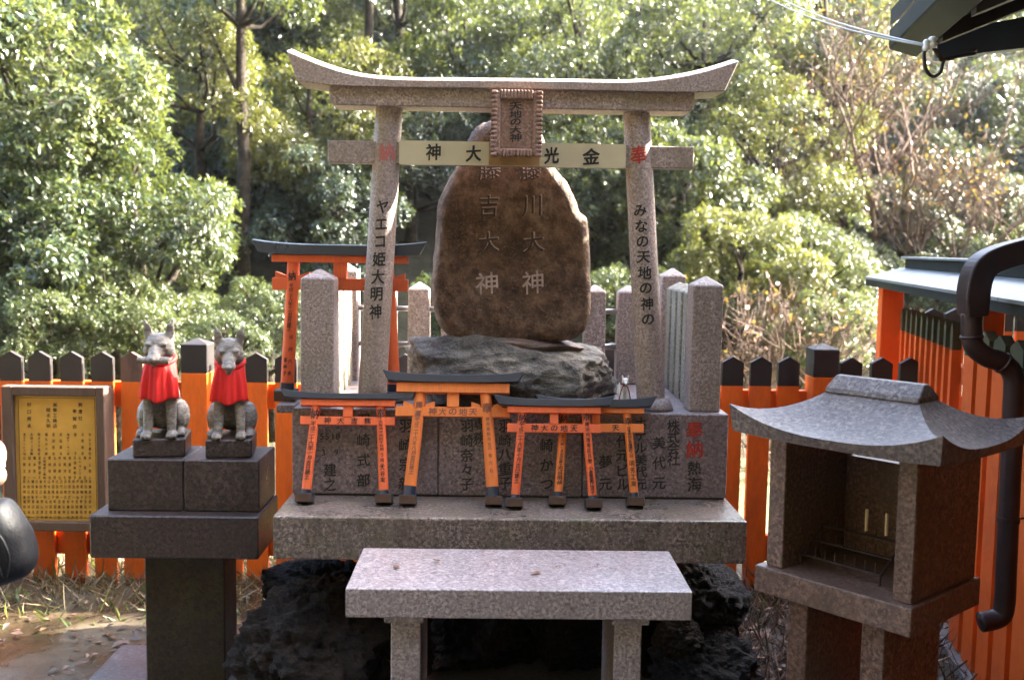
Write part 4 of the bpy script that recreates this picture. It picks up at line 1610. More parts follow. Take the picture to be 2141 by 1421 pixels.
def path(pts, Y, n=6):
    ps = [P(x, y, Y if not hasattr(Y, '__len__') else Y[i]) for i, (x, y) in enumerate(pts)]
    out = []
    L = len(ps)
    for i in range(L - 1):
        p0, p1, p2, p3 = ps[max(i - 1, 0)], ps[i], ps[i + 1], ps[min(i + 2, L - 1)]
        for k in range(n):
            t = k / n
            out.append(.5 * ((2 * p1) + (p2 - p0) * t + (2 * p0 - 5 * p1 + 4 * p2 - p3) * t * t + (3 * p1 - p0 - 3 * p2 + p3) * t ** 3))
    out.append(ps[-1])
    return out


up_pts = path([(2230, 505), (2150, 522), (2085, 540), (2050, 562), (2036, 605), (2034, 660)], YD)
m = MB()
vs, fs = [], []
for i, p in enumerate(up_pts):
    d = (up_pts[min(i + 1, len(up_pts) - 1)] - up_pts[max(i - 1, 0)]).normalized()
    nn_ = Vector((0, 1, 0)).cross(d).normalized()
    wv = .036 if i < len(up_pts) - 5 else .036 - (i - len(up_pts) + 5) * .0014
    for a, b in ((-1, -1), (1, -1), (1, 1), (-1, 1)):
        vs.append(p + nn_ * wv * a + Vector((0, 1, 0)) * .04 * b)
for i in range(len(up_pts) - 1):
    for k in range(4):
        fs.append((i * 4 + k, i * 4 + (k + 1) % 4, i * 4 + 4 + (k + 1) % 4, i * 4 + 4 + k))
fs += [(3, 2, 1, 0), tuple(len(vs) - 4 + k for k in range(4))]
part('square_neck', m.add(vs, fs), M['copper'], dp, True, bevel=.006, seg=2)
lo = path([(2032, 655), (2032, 690), (2036, 722), (2062, 745), (2095, 757), (2117, 782), (2120, 830), (2112, 1000), (2104, 1180), (2100, 1262), (2088, 1290), (2050, 1300)], YD)
part('round_pipe', MB().tube(lo, [.031] * len(lo), 20), M['copper'], dp, True, smooth=True)
for i in (8, 24):
    part('collar', MB().tube([lo[i], lo[i + 1]], .0345, 20), M['copper'], dp, True, smooth=True)
bnd = P(2108, 1085, YD)
part('strap', MB().tube([bnd - Vector((0, 0, .007)), bnd + Vector((0, 0, .007))], .0335, 20).tube([bnd, bnd + Vector((.12, .03, .0))], .003, 6), M['iron'], dp, True)

# kerb plank in the lower right corner
kb = P(2060, 1290, 3.0)
part('kerb', MB().hexa([tuple(PZ(2010, 1285, .10)), tuple(PZ(2160, 1440, .10)), tuple(PZ(2260, 1440, .10)), tuple(PZ(2060, 1270, .10))] + [tuple(PZ(2010, 1285, .10) + Vector((0, 0, .09))), tuple(PZ(2160, 1440, .10) + Vector((0, 0, .09))), tuple(PZ(2260, 1440, .10) + Vector((0, 0, .09))), tuple(PZ(2060, 1270, .10) + Vector((0, 0, .09)))]), M['kerb'], bevel=.005)
tag(bpy.data.objects['kerb'], 'worn grey kerb stone in front of the downpipe foot', 'kerb')

# ================================================================== HALL ROOF (upper right)
E1 = P(1888, 98, 4.2)
hall = thing('hall_roof', 'dark overhanging eave of a hall with sheet copper gutter at the upper right', 'building', (E1.x + 1.6, E1.y - 2.0, .03), azw)
il = root_inv(hall)


def hl(p):
    return p


dv = dirw                                    # towards the camera along the eave
rv = Vector((-dirw.y, dirw.x, 0))            # to the right (inside)
if rv.x < 0:
    rv = -rv
far = E1.copy()
LEN = 4.6
SL = .78


def hp(a, b, c):
    """a along the eave towards camera, b inwards, c up (measured from the eave edge)"""
    return tuple(far + dv * a + rv * b + Vector((0, 0, c)))


H8 = lambda a0, a1, b0, b1, z: [hp(a0, b0, z[0]), hp(a1, b0, z[0]), hp(a1, b1, z[1]), hp(a0, b1, z[1]), hp(a0, b0, z[2]), hp(a1, b0, z[2]), hp(a1, b1, z[3]), hp(a0, b1, z[3])]


def fixn(o):
    bm = bmesh.new()
    bm.from_mesh(o.data)
    bmesh.ops.recalc_face_normals(bm, faces=bm.faces)
    bm.to_mesh(o.data)
    bm.free()
    return o


RB = 2.1
fixn(part('roof_plane', MB().hexa(H8(-.02, LEN, -.05, RB, (.085, .085 + SL * (RB + .05), .15, .15 + SL * (RB + .05)))), M['patina'], hall, True))
fixn(part('far_roof_plane', MB().hexa(H8(-.02, LEN, RB + .001, 2 * RB, (.085 + SL * (RB + .05), .1, .15 + SL * (RB + .05), .17))), M['patina'], hall, True))
fixn(part('gutter', MB().hexa(H8(0, LEN, -.055, .055, (-.01, -.045, .07, .07))), M['patina'], hall, True, bevel=.006))
fixn(part('soffit', MB().hexa(H8(.05, LEN, .056, .8, (.0, .30, .05, .36))), M['darkwood'], hall, True))
fixn(part('verge_board', MB().hexa(H8(.10, .16, .10, 2.0, (-.075, .13, .02, .36))), M['bluegrey'], hall, True))
for i in range(9):
    a = .35 + i * .45
    fixn(part('rafter', MB().hexa(H8(a, a + .06, .06, .8, (-.06, .24, -.001, .299))), M['darkwood'], hall, True))
fixn(part('eave_beam', MB().hexa(H8(.12, LEN, .42, .56, (-.02, -.02, .12, .12))), M['darkwood'], hall, True))
fixn(part('wall', MB().hexa([hp(.3, .85, -E1.z + .03), hp(LEN, .85, -E1.z + .03), hp(LEN, .95, -E1.z + .03), hp(.3, .95, -E1.z + .03), hp(.3, .85, .36), hp(LEN, .85, .36), hp(LEN, .95, .36), hp(.3, .95, .36)]), M['darkwood'], hall, True))
fixn(part('gable_wall', MB().add([hp(.3, .951, -E1.z + .03), hp(.3, 3.3, -E1.z + .03), hp(.3, 3.3, .6), hp(.3, RB, .05 + SL * RB), hp(.3, .951, .36),
                                  hp(.38, .951, -E1.z + .03), hp(.38, 3.3, -E1.z + .03), hp(.38, 3.3, .6), hp(.38, RB, .05 + SL * RB), hp(.38, .951, .36)],
                                 [(0, 1, 2, 3, 4), (9, 8, 7, 6, 5), (0, 5, 6, 1), (1, 6, 7, 2), (2, 7, 8, 3), (3, 8, 9, 4), (4, 9, 5, 0)]), M['darkwood'], hall, True))

# insulator and cables
YI = 3.55
ins = thing('insulator', 'pair of white porcelain insulators on an iron arm under the dark eave', 'insulator', P(1942, 96, YI))
for px, py, r_ in ((1937, 94, .013), (1950, 88, .017)):
    c = P(px, py, YI)
    part('porcelain_knob', MB().tube([c + Vector((0, 0, -.022)), c + Vector((0, 0, -.008)), c, c + Vector((0, 0, .010)), c + Vector((0, 0, .018))], [r_ * .8, r_, r_ * .7, r_, r_ * .5], 16), M['porcelain'], ins, True, smooth=True)
part('arm', MB().tube([P(1950, 95, YI), P(1968, 125, YI), P(1990, 122, YI), P(2040, 105, YI + .05)], .008, 8), M['iron'], ins, True, smooth=True)
wl = thing('loop_wire', 'thick black loop of cable hanging below the white insulators', 'cable', P(1950, 150, YI))
part('wire', MB().tube(path([(1937, 98), (1932, 115), (1936, 145), (1950, 160), (1966, 152), (1972, 130), (1985, 122), (2040, 112)], YI), .0062, 10), M['rubber'], wl, True, smooth=True)
for k, (dx, dy, lb) in enumerate(((0, 0, 'upper of two pale overhead wires running to the insulators'), (-7, 8, 'lower of two pale overhead wires running to the insulators'))):
    a = P(1938, 94 + dy * .3, YI)
    b = P(1560 + dx, -50 + dy * 1.6, 7.5)
    pts = []
    for i in range(17):
        t = i / 16
        p = a.lerp(b, t)
        p.z -= .06 * 4 * t * (1 - t)
        pts.append(p)
    o = part('overhead_wire', MB().tube(pts, .004, 8), M['wire'], smooth=True)
    tag(o, lb, 'wire', 'overhead wires')

# ================================================================== PERSON AND BAG AT LEFT EDGE
YH = 2.3
hpnt = P(2, 955, YH)
pr = thing('person', 'person at the left edge in a black coat, one bare hand raised', 'person', (hpnt.x - .42, YH + .12, .035))
hx, hy, hz = hpnt.x - .012, YH, hpnt.z
W2 = lambda p: Vector(p)
px0, py0 = hpnt.x - .42, YH + .12
bodym = MB()
cap(bodym, (px0, py0, 1.20), (px0, py0, 1.42), .15, .14)
cap(bodym, (px0, py0, .98), (px0, py0, 1.2), .15, .15)
cap(bodym, (px0, py0 - .01, 1.45), (px0, py0 - .015, 1.58), .055, .05)
ell(bodym, (px0, py0 - .03, 1.70), (.078, .095, .115), 16)
ell(bodym, (px0, py0 - .125, 1.69), (.014, .018, .02), 8)
for s in (-1, 1):
    cap(bodym, (px0 + s * .09, py0, .95), (px0 + s * .10, py0 - .02, .52), .085, .06)
    cap(bodym, (px0 + s * .10, py0 - .02, .52), (px0 + s * .10, py0 + .02, .12), .055, .04)
    cap(bodym, (px0 + s * .10, py0 - .1, .08), (px0 + s * .10, py0 + .03, .085), .036, .042)
    ell(bodym, (px0 + s * .078, py0 - .02, 1.69), (.012, .022, .03), 8)
sh = (px0 + .18, py0, 1.44)
el = (px0 + .22, py0 + .03, 1.12)
wr = (hx - .02, hy + .03, hz - .05)
cap(bodym, sh, el, .05, .042)
cap(bodym, el, wr, .04, .028)
cap(bodym, (px0 - .18, py0, 1.44), (px0 - .22, py0, 1.15), .05, .042)
cap(bodym, (px0 - .22, py0, 1.15), (px0 - .2, py0 - .08, .9), .04, .028)
ell(bodym, (hx - .006, hy + .012, hz), (.022, .028, .038), 14)
for k, (dz, ln) in enumerate(((.032, .030), (.011, .034), (-.010, .032), (-.030, .026))):
    a = (hx + .012, hy - .016, hz + dz)
    b_ = (hx + .012 + ln * .55, hy - .034, hz + dz - .002)
    c_ = (hx + .012 + ln * .2, hy - .058, hz + dz - .006)
    cap(bodym, a, b_, .0085, .0080)
    cap(bodym, b_, c_, .0080, .0070)
cap(bodym, (hx - .01, hy - .01, hz + .035), (hx - .005, hy - .045, hz + .048), .010, .009)
ell(bodym, (px0 - .2, py0 - .1, .84), (.03, .035, .05), 12)
bm2 = remeshed(bodym, 'body', .0036, 1)
part('body', bm2, M['skin'], pr, True, smooth=True)
coatm = MB()
cap(coatm, (px0, py0, 1.20), (px0, py0, 1.41), .175, .165)
cap(coatm, (px0, py0, .84), (px0, py0, 1.2), .185, .175)
cap(coatm, sh, el, .066, .058)
cap(coatm, el, (wr[0] * .8 + el[0] * .2, wr[1] * .8 + el[1] * .2, wr[2] * .8 + el[2] * .2), .055, .042)
cap(coatm, (px0 - .18, py0, 1.44), (px0 - .22, py0, 1.15), .066, .058)
cap(coatm, (px0 - .22, py0, 1.15), (px0 - .2, py0 - .07, .92), .055, .042)
part('coat', remeshed(coatm, 'coat', .012, 3), M['coat'], pr, True, smooth=True)
trm = MB()
for s in (-1, 1):
    cap(trm, (px0 + s * .09, py0, .93), (px0 + s * .10, py0 - .02, .52), .1, .075)
    cap(trm, (px0 + s * .10, py0 - .02, .52), (px0 + s * .10, py0 + .02, .12), .07, .06)
part('trousers', remeshed(trm, 'trousers', .012, 3), M['jeans'], pr, True, smooth=True)
hr = MB()
ell(hr, (px0, py0 - .01, 1.735), (.09, .10, .10), 16)
part('hair', remeshed(hr, 'hair', .01, 2), M['hair'], pr, True, smooth=True)
shoe = MB()
for s in (-1, 1):
    cap(shoe, (px0 + s * .10, py0 - .12, .075), (px0 + s * .10, py0 + .035, .08), .042, .048)
part('shoes', remeshed(shoe, 'shoes', .009, 2), M['leather'], pr, True, smooth=True)

bagt = P(0, 1052, 2.22)
bgc = P(-25, 1140, 2.22)
k = 2.22 / FPX
bag = thing('handbag', 'soft black leather handbag hanging at the left edge', 'handbag', (bgc.x, 2.22, bgc.z - 85 * k))
bm_ = MB()
OUTB = [(-120, 1080), (-60, 1052), (0, 1042), (22, 1050), (45, 1085), (66, 1130), (75, 1172), (60, 1200), (20, 1216), (-20, 1226), (-80, 1222), (-130, 1190), (-140, 1130)]
vs, fs = [], []
nO = 0
dn = path(OUTB + [OUTB[0]], 2.22, 6)[:-1]
cxy = Vector((bgc.x, 2.22, bgc.z))
for s, dy in ((.02, -.062), (.35, -.062), (.62, -.058), (.8, -.05), (.92, -.036), (.98, -.02), (1, 0), (.98, .02), (.92, .036), (.8, .05), (.5, .06), (.02, .062)):
    for p in dn:
        q = cxy + (p - cxy) * s
        q.y = 2.22 + dy + .008 * noise.noise(q * 16)
        vs.append(q)
Lb = len(dn)
for i in range(11):
    for k_ in range(Lb):
        a, b_ = i * Lb + k_, i * Lb + (k_ + 1) % Lb
        fs.append((a, b_, b_ + Lb, a + Lb))
fs += [tuple(range(Lb - 1, -1, -1)), tuple(11 * Lb + q for q in range(Lb))]
o = part('bag_body', bm_.add(vs, fs), M['leather'], bag, True, smooth=True)
fixn(o)
part('strap', MB().tube([P(-60, 1060, 2.22), P(-70, 1000, 2.24), P(-62, 962, 2.3), P(-45, 985, 2.34), P(-40, 1050, 2.25)], .009, 8), M['leather'], bag, True, smooth=True)
part('seam', MB().tube(path([(-60, 1090), (-10, 1110), (18, 1160), (12, 1212)], 2.154), .003, 6), M['leather'], bag, True, smooth=True)
part('side_pocket', MB().tube(path([(-80, 1200), (-30, 1160), (-8, 1175), (4, 1208)], 2.156), .004, 6), M['leather'], bag, True, smooth=True)


# ================================================================== TREES
def leaves(pos, axis, nrm, ln, wd, tint):
    """numpy leaf quads folded along the midrib -> mesh arrays"""
    n = len(pos)
    side = np.cross(nrm, axis)
    side /= np.linalg.norm(side, axis=1)[:, None] + 1e-9
    nr = np.cross(axis, side)
    L, W = ln[:, None], wd[:, None]
    v = np.stack([pos, pos + axis * L * .45 + side * W * .5 + nr * W * .14, pos + axis * L - nr * L * .08, pos + axis * L * .45 - side * W * .5 + nr * W * .14], 1)
    return v.reshape(-1, 3), np.repeat(tint, 4)


def leaf_mesh(name, v, tint):
    n = len(v) // 4
    me = bpy.data.meshes.new(name)
    idx = np.arange(n)[:, None] * 4
    tri = np.concatenate([idx + np.array([[0, 1, 2]]), idx + np.array([[0, 2, 3]])], 1).reshape(-1).astype(np.int32)
    me.vertices.add(len(v))
    me.vertices.foreach_set('co', v.astype(np.float32).ravel())
    me.loops.add(len(tri))
    me.loops.foreach_set('vertex_index', tri)
    me.polygons.add(len(tri) // 3)
    me.polygons.foreach_set('loop_start', np.arange(0, len(tri), 3, dtype=np.int32))
    me.polygons.foreach_set('loop_total', np.full(len(tri) // 3, 3, dtype=np.int32))
    a = me.attributes.new('tint', 'FLOAT', 'POINT')
    a.data.foreach_set('value', tint.astype(np.float32))
    me.update()
    me.validate()
    return me


def unit(a):
    return a / (np.linalg.norm(a, axis=1)[:, None] + 1e-9)


def crown(seed, shape=(1, 1, .9), lumps=26, clusters=2500, per=9, leaf=.058, ratio=.40, droop=.35):
    g = np.random.default_rng(seed)
    sh_ = np.array(shape)
    c = unit(g.normal(size=(lumps, 3)))
    c = c * (g.uniform(.40, .92, size=(lumps, 1))) * sh_
    rad = g.uniform(.13, .36, size=lumps)
    w_ = rad ** 2 / (rad ** 2).sum()
    li = g.choice(lumps, size=clusters, p=w_)
    d = unit(g.normal(size=(clusters, 3)) + unit(c)[li] * .6 + np.array([0, 0, .35]))
    rr = rad[li][:, None] * g.uniform(.72, 1.08, size=(clusters, 1))
    cp = c[li] + d * rr * np.array([1, 1, .8])
    lump_t = g.uniform(-.18, .18, size=lumps)[li]
    out = unit(d + unit(cp) * .5 + np.array([0, 0, .15]))
    k = np.repeat(np.arange(clusters), per)
    m = len(k)
    ax = unit(out[k] * g.uniform(.1, .9, size=(m, 1)) + g.normal(size=(m, 3)) * .75 - np.array([0, 0, droop]))
    nr = unit(out[k] * .9 + np.array([0, 0, .8]) + g.normal(size=(m, 3)) * .45)
    nr = unit(nr - ax * (nr * ax).sum(1)[:, None])
    pos = cp[k] + g.normal(size=(m, 3)) * leaf * .35
    ln = leaf * g.uniform(.5, 1.3, size=m)
    wd = ln * ratio * g.uniform(.8, 1.2, size=m)
    tint = np.clip(.42 + lump_t[k] + np.repeat(g.normal(0, .10, clusters), per) + g.normal(0, .14, m), 0, 1)
    v, t = leaves(pos, ax, nr, ln, wd, tint)
    me = leaf_mesh('crown', v, t)
    me.materials.append(M['leafA'])
    return me, c, rad


CROWNS = [crown(1, (1, 1, .9), 32, 2400, 9, .060, .42), crown(2, (1, 1, .78), 40, 2800, 9, .046, .44), crown(3, (.9, .9, 1.15), 38, 2800, 9, .047, .42), crown(4, (1.15, 1, .75), 32, 2300, 10, .062, .34, .6), crown(5, (1, 1, 1), 44, 3400, 8, .038, .5)]


def tree(px, py, Y, s, kind, mat, label, group='trees across the pond', name='tree', cat='tree', lean=0, rnd=random.Random(77)):
    c = P(px, py, Y)
    gz_ = ground_z(c.x, Y)
    c.z = max(c.z, gz_ + s * .75)
    r = thing(name, label, cat, (c.x - lean, Y + .15, gz_ - .05), 0, 0, group)
    me, lump, rad = CROWNS[kind]
    cr = bpy.data.objects.new('crown', me)
    COL.objects.link(cr)
    cr.parent = r
    base_v = Vector((c.x - lean, Y + .15, gz_ - .05))
    cr.location = c - base_v
    cr.scale = (s, s, s)
    a = rnd.uniform(0, 6.28)
    cr.rotation_euler.z = a
    cr.material_slots[0].link = 'OBJECT'
    cr.material_slots[0].material = M[mat]
    m = MB()
    ch = c - base_v
    r0 = .05 + .045 * s
    top_ = ch + Vector((0, 0, s * .35))
    pts = [Vector((0, 0, 0))]
    for i in range(1, 7):
        t = i / 6
        pts.append(Vector((top_.x * t, top_.y * t, top_.z * t)) + Vector((rnd.uniform(-1, 1), rnd.uniform(-1, 1), 0)) * .05 * s)
    m.tube(pts, [r0 * (1 - .75 * i / 6) for i in range(7)], 8)
    rot = Matrix.Rotation(a, 3, 'Z')
    for l in lump[::2]:
        e = ch + rot @ Vector(l) * s
        t = min(.85, max(.3, (e.z - .25 * s) / max(top_.z, .1)))
        b0 = pts[min(5, int(t * 6))]
        mid = b0.lerp(e, .5) + Vector((rnd.uniform(-.1, .1), rnd.uniform(-.1, .1), -.12)) * s
        m.tube([b0, mid, e], [r0 * .38, r0 * .22, r0 * .07], 5, False)
    part('trunk', m, M['bark'], r, smooth=True)
    return r


T = [
    (498, -170, 12.0, 1.15, 2, 'leafA', 'tall tree with a dark bare trunk near the top, above the vermilion torii'),
    (765, -190, 14.5, 1.25, 4, 'leafD', 'tall tree with a dark trunk just above the left half of the torii beam'),
    (835, -180, 16.0, 1.3, 2, 'leafD', 'tall dark trunked tree above the torii beam, left of the plaque'),
    (100, 690, 8.9, .5, 1, 'leafB', 'low bush of pale leaves just above the notice board'),
    (20, 660, 9.0, .5, 0, 'leafA', 'low glossy bush behind the leftmost picket tips'),
    (330, 710, 9.0, .45, 3, 'leafB', 'low bright bush directly behind the scroll bearing fox'),
    (470, 715, 9.1, .42, 1, 'leafA', 'low leafy bush behind the bare muzzled fox'),
    (180, 560, 10.2, .8, 0, 'leafB', 'glossy broadleaf shrub left of the scroll bearing fox'),
    (470, 330, 15.0, 1.25, 2, 'leafD', 'dark shaded tree in the gap left of the vermilion torii'),
    (530, 500, 13.6, .95, 0, 'leafD', 'dark glossy tree behind the black beam of the vermilion torii'),
    (420, 590, 12.3, .75, 1, 'leafA', 'low dark green bush between the two fox heads'),
    (610, 420, 14.2, 1.05, 4, 'leafA', 'shaded small leaved tree left of the left torii pillar'),
    (345, 640, 10.6, .55, 3, 'leafB', 'pale drooping bush right of the left fox ears'),
    (95, 190, 10.3, 1.35, 0, 'leafB', 'bright green broadleaf tree filling the upper left corner'),
    (285, 420, 9.9, .95, 3, 'leafA', 'glossy leaved tree with drooping sprays, right above the left fox'),
    (60, 470, 9.6, 1.05, 0, 'leafA', 'glossy green tree above the notice board at the left edge'),
    (235, 640, 9.3, .62, 1, 'leafB', 'low pale leaved bush just behind the left picket fence'),
    (415, 130, 12.8, 1.0, 1, 'leafC', 'yellow green tree near the top, left of the stone torii'),
    (650, 255, 13.2, 1.25, 3, 'leafC', 'yellow green drooping tree seen left of the left torii pillar'),
    (610, 70, 15.5, 1.2, 2, 'leafB', 'leafy tree above the left tip of the stone torii beam'),
    (800, 60, 18.5, 1.9, 4, 'leafD', 'dark shaded tree at the top centre above the torii beam'),
    (860, 300, 13.5, 1.1, 1, 'leafD', 'dark blue green tree between left pillar and standing stone'),
    (560, 660, 9.6, .5, 1, 'leafA', 'small green bush between second fox and vermilion torii'),
    (700, 470, 12.2, .95, 2, 'leafD', 'dark green tree behind the left torii pillar'),
    (980, 120, 15.5, 1.5, 0, 'leafA', 'green tree just above the stone plaque'),
    (1210, 90, 14.2, 1.5, 4, 'leafB', 'pale glinting tree above the right half of the torii beam'),
    (1245, 350, 13.2, 1.0, 1, 'leafA', 'shaded green tree between standing stone and right pillar'),
    (1470, 130, 14.6, 1.55, 1, 'leafB', 'bright small leaved tree above the right tip of the torii beam'),
    (1430, 400, 13.0, 1.15, 0, 'leafB', 'sunlit broadleaf tree right of the right torii pillar'),
    (1620, 330, 13.8, 1.35, 4, 'leafC', 'tall yellow green tree right of the stone torii'),
    (1545, 560, 11.6, .85, 3, 'leafC', 'yellow leaved bushy tree above the right stone corner post'),
    (1690, 560, 12.2, .9, 1, 'leafB', 'pale sunlit bushy tree above the fence post cap'),
    (1720, 60, 16.0, 1.5, 4, 'leafC', 'yellow green tree under the overhead wires at the top'),
    (1310, 640, 11.0, .6, 1, 'leafA', 'low bright bush behind the steel pipe rails'),
    (1000, 620, 11.0, .8, 0, 'leafA', 'green bush hidden mostly behind the standing stone'),
    (2060, 330, 17.0, 1.5, 0, 'leafD', 'dark blue green tree right of the bare branches'),
    (1960, 560, 15.5, 1.1, 2, 'leafD', 'dark shaded tree behind the little copper roof'),
    (2130, 520, 15.0, 1.1, 1, 'leafD', 'dark green tree at the right edge above the copper roof'),
    (1960, 90, 20.0, 1.9, 4, 'leafD', 'hazy tree behind the white insulators'),
    (1740, 690, 10.6, .55, 1, 'leafB', 'pale green bush peeping over the right fence post'),
    (-90, 620, 9.8, .9, 1, 'leafA', 'dark leaved bush at the very left edge'),
]
for a in T:
    tree(*a)
U = []
ru = random.Random(4)
for i in range(17):
    U.append((-60 + 2260 * (i + ru.uniform(.2, .8)) / 17, ru.uniform(560, 680), ru.uniform(12.6, 15.5), ru.uniform(.65, 1.0), ru.choice([0, 1, 3]), ru.choice(['leafA', 'leafD', 'leafB'])))
U = [a[:5] + ('leafD',) if 1760 < a[0] < 2060 else a for a in U]  # darker leaves here put the bank's shade into the leaf colour
LM = [(-60, 'left picture edge'), (110, 'notice board'), (330, 'scroll bearing fox'), (490, 'bare muzzled fox'), (610, 'vermilion torii'), (790, 'left torii pillar'), (940, 'left side of the standing stone'),
      (1070, 'middle of the standing stone'), (1220, 'right side of the standing stone'), (1345, 'right torii pillar'), (1475, 'right stone corner post'), (1600, 'right pickets'), (1720, 'right fence post'), (1810, 'right picket tips'), (1900, 'little copper roof'), (2010, 'swan neck downpipe'), (2140, 'right picture edge')]
USED = {}


def near_label(px, fmt):
    for x_, nm in sorted(LM, key=lambda q: abs(q[0] - px)):
        lb_ = fmt % nm
        if lb_ not in USED:
            USED[lb_] = 1
            return lb_
    return fmt % LM[0][1]


for a in U:
    tree(*a, near_label(a[0], 'low evergreen bush on the far pond bank, behind the %s'), 'undergrowth on the far bank', 'undergrowth_bush', 'bush')


def shade_tree(x, y, zc, s, kind, label):  # unseen trees, added to keep the sun off bench and slab
    r = thing('added_shade_tree', label, 'tree', (x, y, .03), 0, 0, 'added shade trees beside the hall')
    me, lump, rad = CROWNS[kind]
    for dz, k in ((0, 1.0), (-.7 * s, .9)):
        cr = bpy.data.objects.new('crown', me)
        COL.objects.link(cr)
        cr.parent = r
        cr.location = (0, 0, zc + dz)
        cr.scale = (s * k, s * k, s * k)
        cr.rotation_euler.z = x + dz * 3
    part('trunk', MB().tube([(0, 0, 0), (.05, 0, zc * .5), (0, 0, zc + .3 * s)], [.16, .12, .05], 10), M['bark'], r, smooth=True)


shade_tree(5.2, 4.2, 3.95, 1.5, 0, 'unseen evergreen tree added behind the hall roof to cast shade')
shade_tree(5.2, 5.2, 3.85, 1.4, 3, 'unseen evergreen tree added between hall and roofed fence to cast shade')
shade_tree(5.7, 6.2, 3.9, 1.5, 1, 'unseen evergreen tree added right of the roofed fence to cast shade')
rb = random.Random(21)
BG = []
for row, (Y, n, pyc) in enumerate(((17.5, 8, 330), (21, 9, 170), (25, 11, 75))):
    for i in range(n):
        BG.append((-250 + 2650 * (i + rb.uniform(.2, .8)) / n, pyc + rb.uniform(-60, 60), Y + rb.uniform(-.8, .8), rb.uniform(1.6, 2.2) * (1 + row * .12), rb.choice([0, 1, 2, 4]), rb.choice(['leafA', 'leafD', 'leafB', 'leafD'])))
for a in BG:
    tree(*a, near_label(a[0], {17: 'nearest wood tree', 18: 'nearest wood tree', 16: 'nearest wood tree'}.get(int(a[2]), 'upper wood tree' if a[2] < 23 else 'distant wood tree' if a[2] < 28 else 'topmost wood tree') + ' on the far slope, above the %s'), 'wood on the far slope', 'forest_tree')


def bare_shrub(px, py, Y, s, label, seed, leafn=260):
    g = random.Random(seed)
    c = P(px, py, Y)
    gz_ = ground_z(c.x, Y)
    r = thing('bare_shrub', label, 'shrub', (c.x, Y, gz_ - .05), 0, 0, 'leafless shrubs across the pond')
    m = MB()
    tips = []
    H = c.z - gz_ + s

    def grow(p, d, ln, rad, dep):
        pts, q, dd = [p], p.copy(), d.copy()
        for i in range(3):
            dd = (dd + Vector((g.uniform(-1, 1), g.uniform(-1, 1), g.uniform(-.5, .8))) * .28).normalized()
            q = q + dd * ln / 3
            pts.append(q.copy())
        m.tube(pts, [rad, rad * .85, rad * .7, rad * .5], 4 if dep else 6, False)
        if dep >= 4:
            tips.append(q)
            return
        for _ in range(3 if dep < 3 else 3):
            nd = (dd + Vector((g.uniform(-1, 1), g.uniform(-1, 1), g.uniform(-.5, .7))) * .85).normalized()
            grow(pts[g.choice([2, 3, 3])], nd, ln * .72, max(rad * .55, .0055), dep + 1)
    for _ in range(5):
        d = Vector((g.uniform(-.6, .6), g.uniform(-.6, .6), 1)).normalized()
        grow(Vector((g.uniform(-.2, .2), g.uniform(-.2, .2), 0)), d, H * .42, .028 * s + .012, 0)
    part('branches', m, M['twig'], r)
    gg = np.random.default_rng(seed)
    tp = np.array([tuple(t) for t in tips])
    pick = gg.integers(0, len(tp), leafn)
    pos = tp[pick] + gg.normal(size=(leafn, 3)) * .05
    ax = unit(gg.normal(size=(leafn, 3)) - np.array([0, 0, .4]))
    nr = unit(gg.normal(size=(leafn, 3)))
    v, t = leaves(pos, ax, nr, gg.uniform(.05, .09, leafn), gg.uniform(.03, .05, leafn), gg.uniform(0, 1, leafn))
    lm = leaf_mesh('withered_leaves', v, t)
    part('withered_leaves', lm, M['leafE'], r)


for a in ((1870, 330, 14.0, 1.5, 'bare grey brown shrub with orange leaves left of the eave loop', 4, 420), (1775, 230, 15.0, 1.4, 'tall bare twiggy tree below the overhead wires', 5, 420),
          (1930, 480, 13.5, 1.0, 'bare branches spreading above the little copper roof', 6, 300), (1625, 690, 10.8, .55, 'low tangle of bare twigs behind the right pickets', 7, 150),
          (1700, 720, 10.5, .5, 'bare twiggy bush left of the right fence post', 8, 120), (2080, 440, 14.0, .9, 'bare shrub at the right edge above the copper roof', 9, 260)):
    bare_shrub(*a)


# ================================================================== GRASS AND LITTER
def grass(name, n, xr, yr, hr_, seed, mat, lean=.5, wd=.004, zf_=None):
    g = np.random.default_rng(seed)
    x, y = g.uniform(*xr, n), g.uniform(*yr, n)
    z = np.array([ground_z(a, b) for a, b in zip(x, y)]) if zf_ is None else np.full(n, zf_)
    pos = np.stack([x, y, z - .01], 1)
    ax = unit(np.stack([g.normal(0, lean, n), g.normal(0, lean, n), np.ones(n)], 1))
    nr = unit(g.normal(size=(n, 3)))
    h = g.uniform(*hr_, n)
    v, t = leaves(pos, ax, nr, h, np.full(n, wd), g.uniform(0, 1, n))
    o = part(name, leaf_mesh(name, v, t), mat)
    o['kind'] = 'stuff'
    return o


M['drygrass'] = leafmat('dry_grass_blades', (.09, .062, .034), (.19, .135, .08), (.28, .22, .14), .3, .6)
M['weeds'] = leafmat('weed_leaves', (.04, .07, .015), (.10, .13, .03), (.2, .2, .06), .35, .5)
M['litter'] = leafmat('leaf_litter_colours', (.03, .015, .008), (.12, .05, .02), (.28, .15, .08), .05, .6)
tag(grass('dry_grass', 4200, (-3.2, -.6), (4.35, 6.2), (.05, .20), 1, M['drygrass'], 1.1, .005), 'tangled dry straw coloured grass along the foot of the fence', 'grass')
tag(grass('red_stalks', 2600, (.75, 2.1), (3.3, 4.8), (.05, .22), 2, M['litter'], 1.0, .004), 'dry reddish stalks behind the right boulders', 'grass')
tag(grass('green_weeds', 900, (-3.2, 2.2), (4.2, 5.6), (.04, .12), 3, M['weeds'], .9, .016), 'small green weeds among the dry grass by the fence', 'weeds')


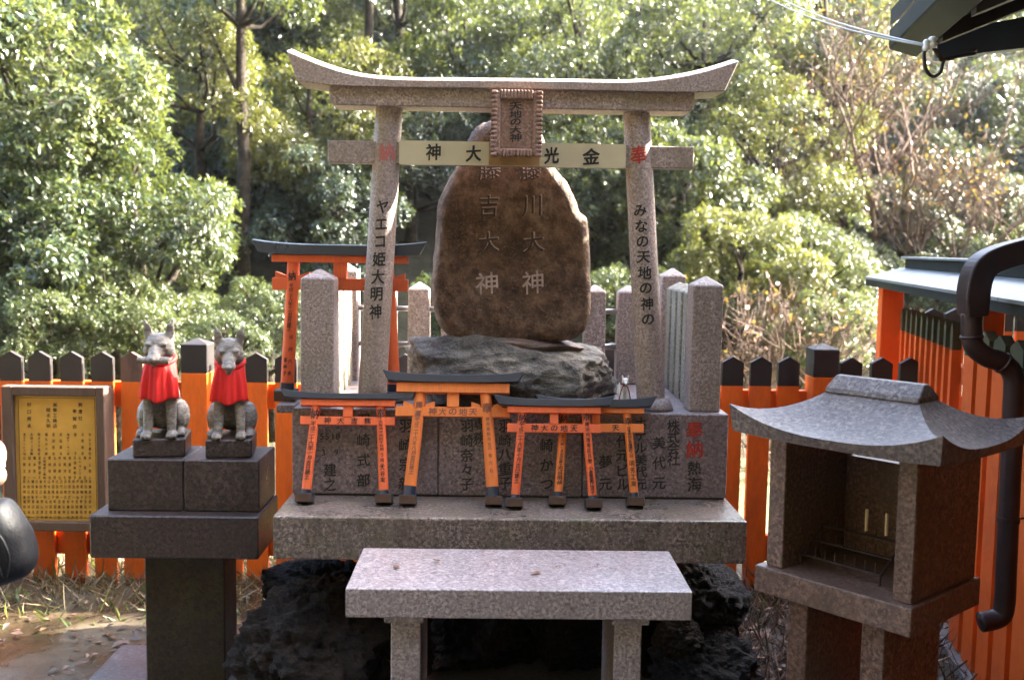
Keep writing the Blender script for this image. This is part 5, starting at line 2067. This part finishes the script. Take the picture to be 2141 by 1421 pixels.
def litter(name, n, xr, yr, seed, z):
    g = np.random.default_rng(seed)
    x, y = g.uniform(*xr, n), g.uniform(*yr, n)
    pos = np.stack([x, y, np.full(n, z) + g.uniform(0, .012, n)], 1)
    a = g.uniform(0, 6.28, n)
    ax = unit(np.stack([np.cos(a), np.sin(a), g.normal(0, .15, n)], 1))
    nr = unit(np.stack([g.normal(0, .3, n), g.normal(0, .3, n), np.ones(n)], 1))
    ln = g.uniform(.02, .065, n)
    v, t = leaves(pos, ax, nr, ln, ln * .45, g.uniform(0, 1, n))
    o = part(name, leaf_mesh(name, v, t), M['litter'])
    o['kind'] = 'stuff'
    return o


tag(litter('leaf_litter', 150, (-2.6, -1.0), (4.0, 4.6), 5, .042), 'wet brown fallen leaves along the edge of the path', 'leaves')
tag(litter('leaf_litter', 100, (padx - .22, padx + .02), (2.9, 4.2), 6, .042), 'strip of reddish dead leaves beside the concrete path edge', 'leaves')
tag(litter('leaf_litter', 260, (.8, 2.0), (3.2, 4.5), 7, .08), 'brown leaf litter on the ground behind the candle house', 'leaves')
bk = rock_mesh('brick_shard', (.028, .018, .010), 51, 2, .2, 1)
o = part('brick_shard', bk, M['brickred'])
o.location = PZ(543, 1341, .082)
o.rotation_euler.z = -.35
tag(o, 'small reddish brick shard on the concrete behind the fox pedestal', 'brick shard')




# ================================================================== HAZE
hz = MB().box(-100, 100, -70, 100, -4, 60)
ho = bpy.data.objects.new('haze', hz.mesh('haze'))
COL.objects.link(ho)
ho['kind'] = 'stuff'
tag(ho, 'thin pale haze hanging between the camera and the wood', 'haze')
hm = bpy.data.materials.new('thin_haze')
hm.use_nodes = True
hm.node_tree.nodes.clear()
pv = hm.node_tree.nodes.new('ShaderNodeVolumePrincipled')
pv.inputs['Color'].default_value = (.92, .95, 1, 1)
pv.inputs['Density'].default_value = .0005
pv.inputs['Anisotropy'].default_value = .65
hmo = hm.node_tree.nodes.new('ShaderNodeOutputMaterial')
hm.node_tree.links.new(pv.outputs[0], hmo.inputs['Volume'])
ho.data.materials.append(hm)
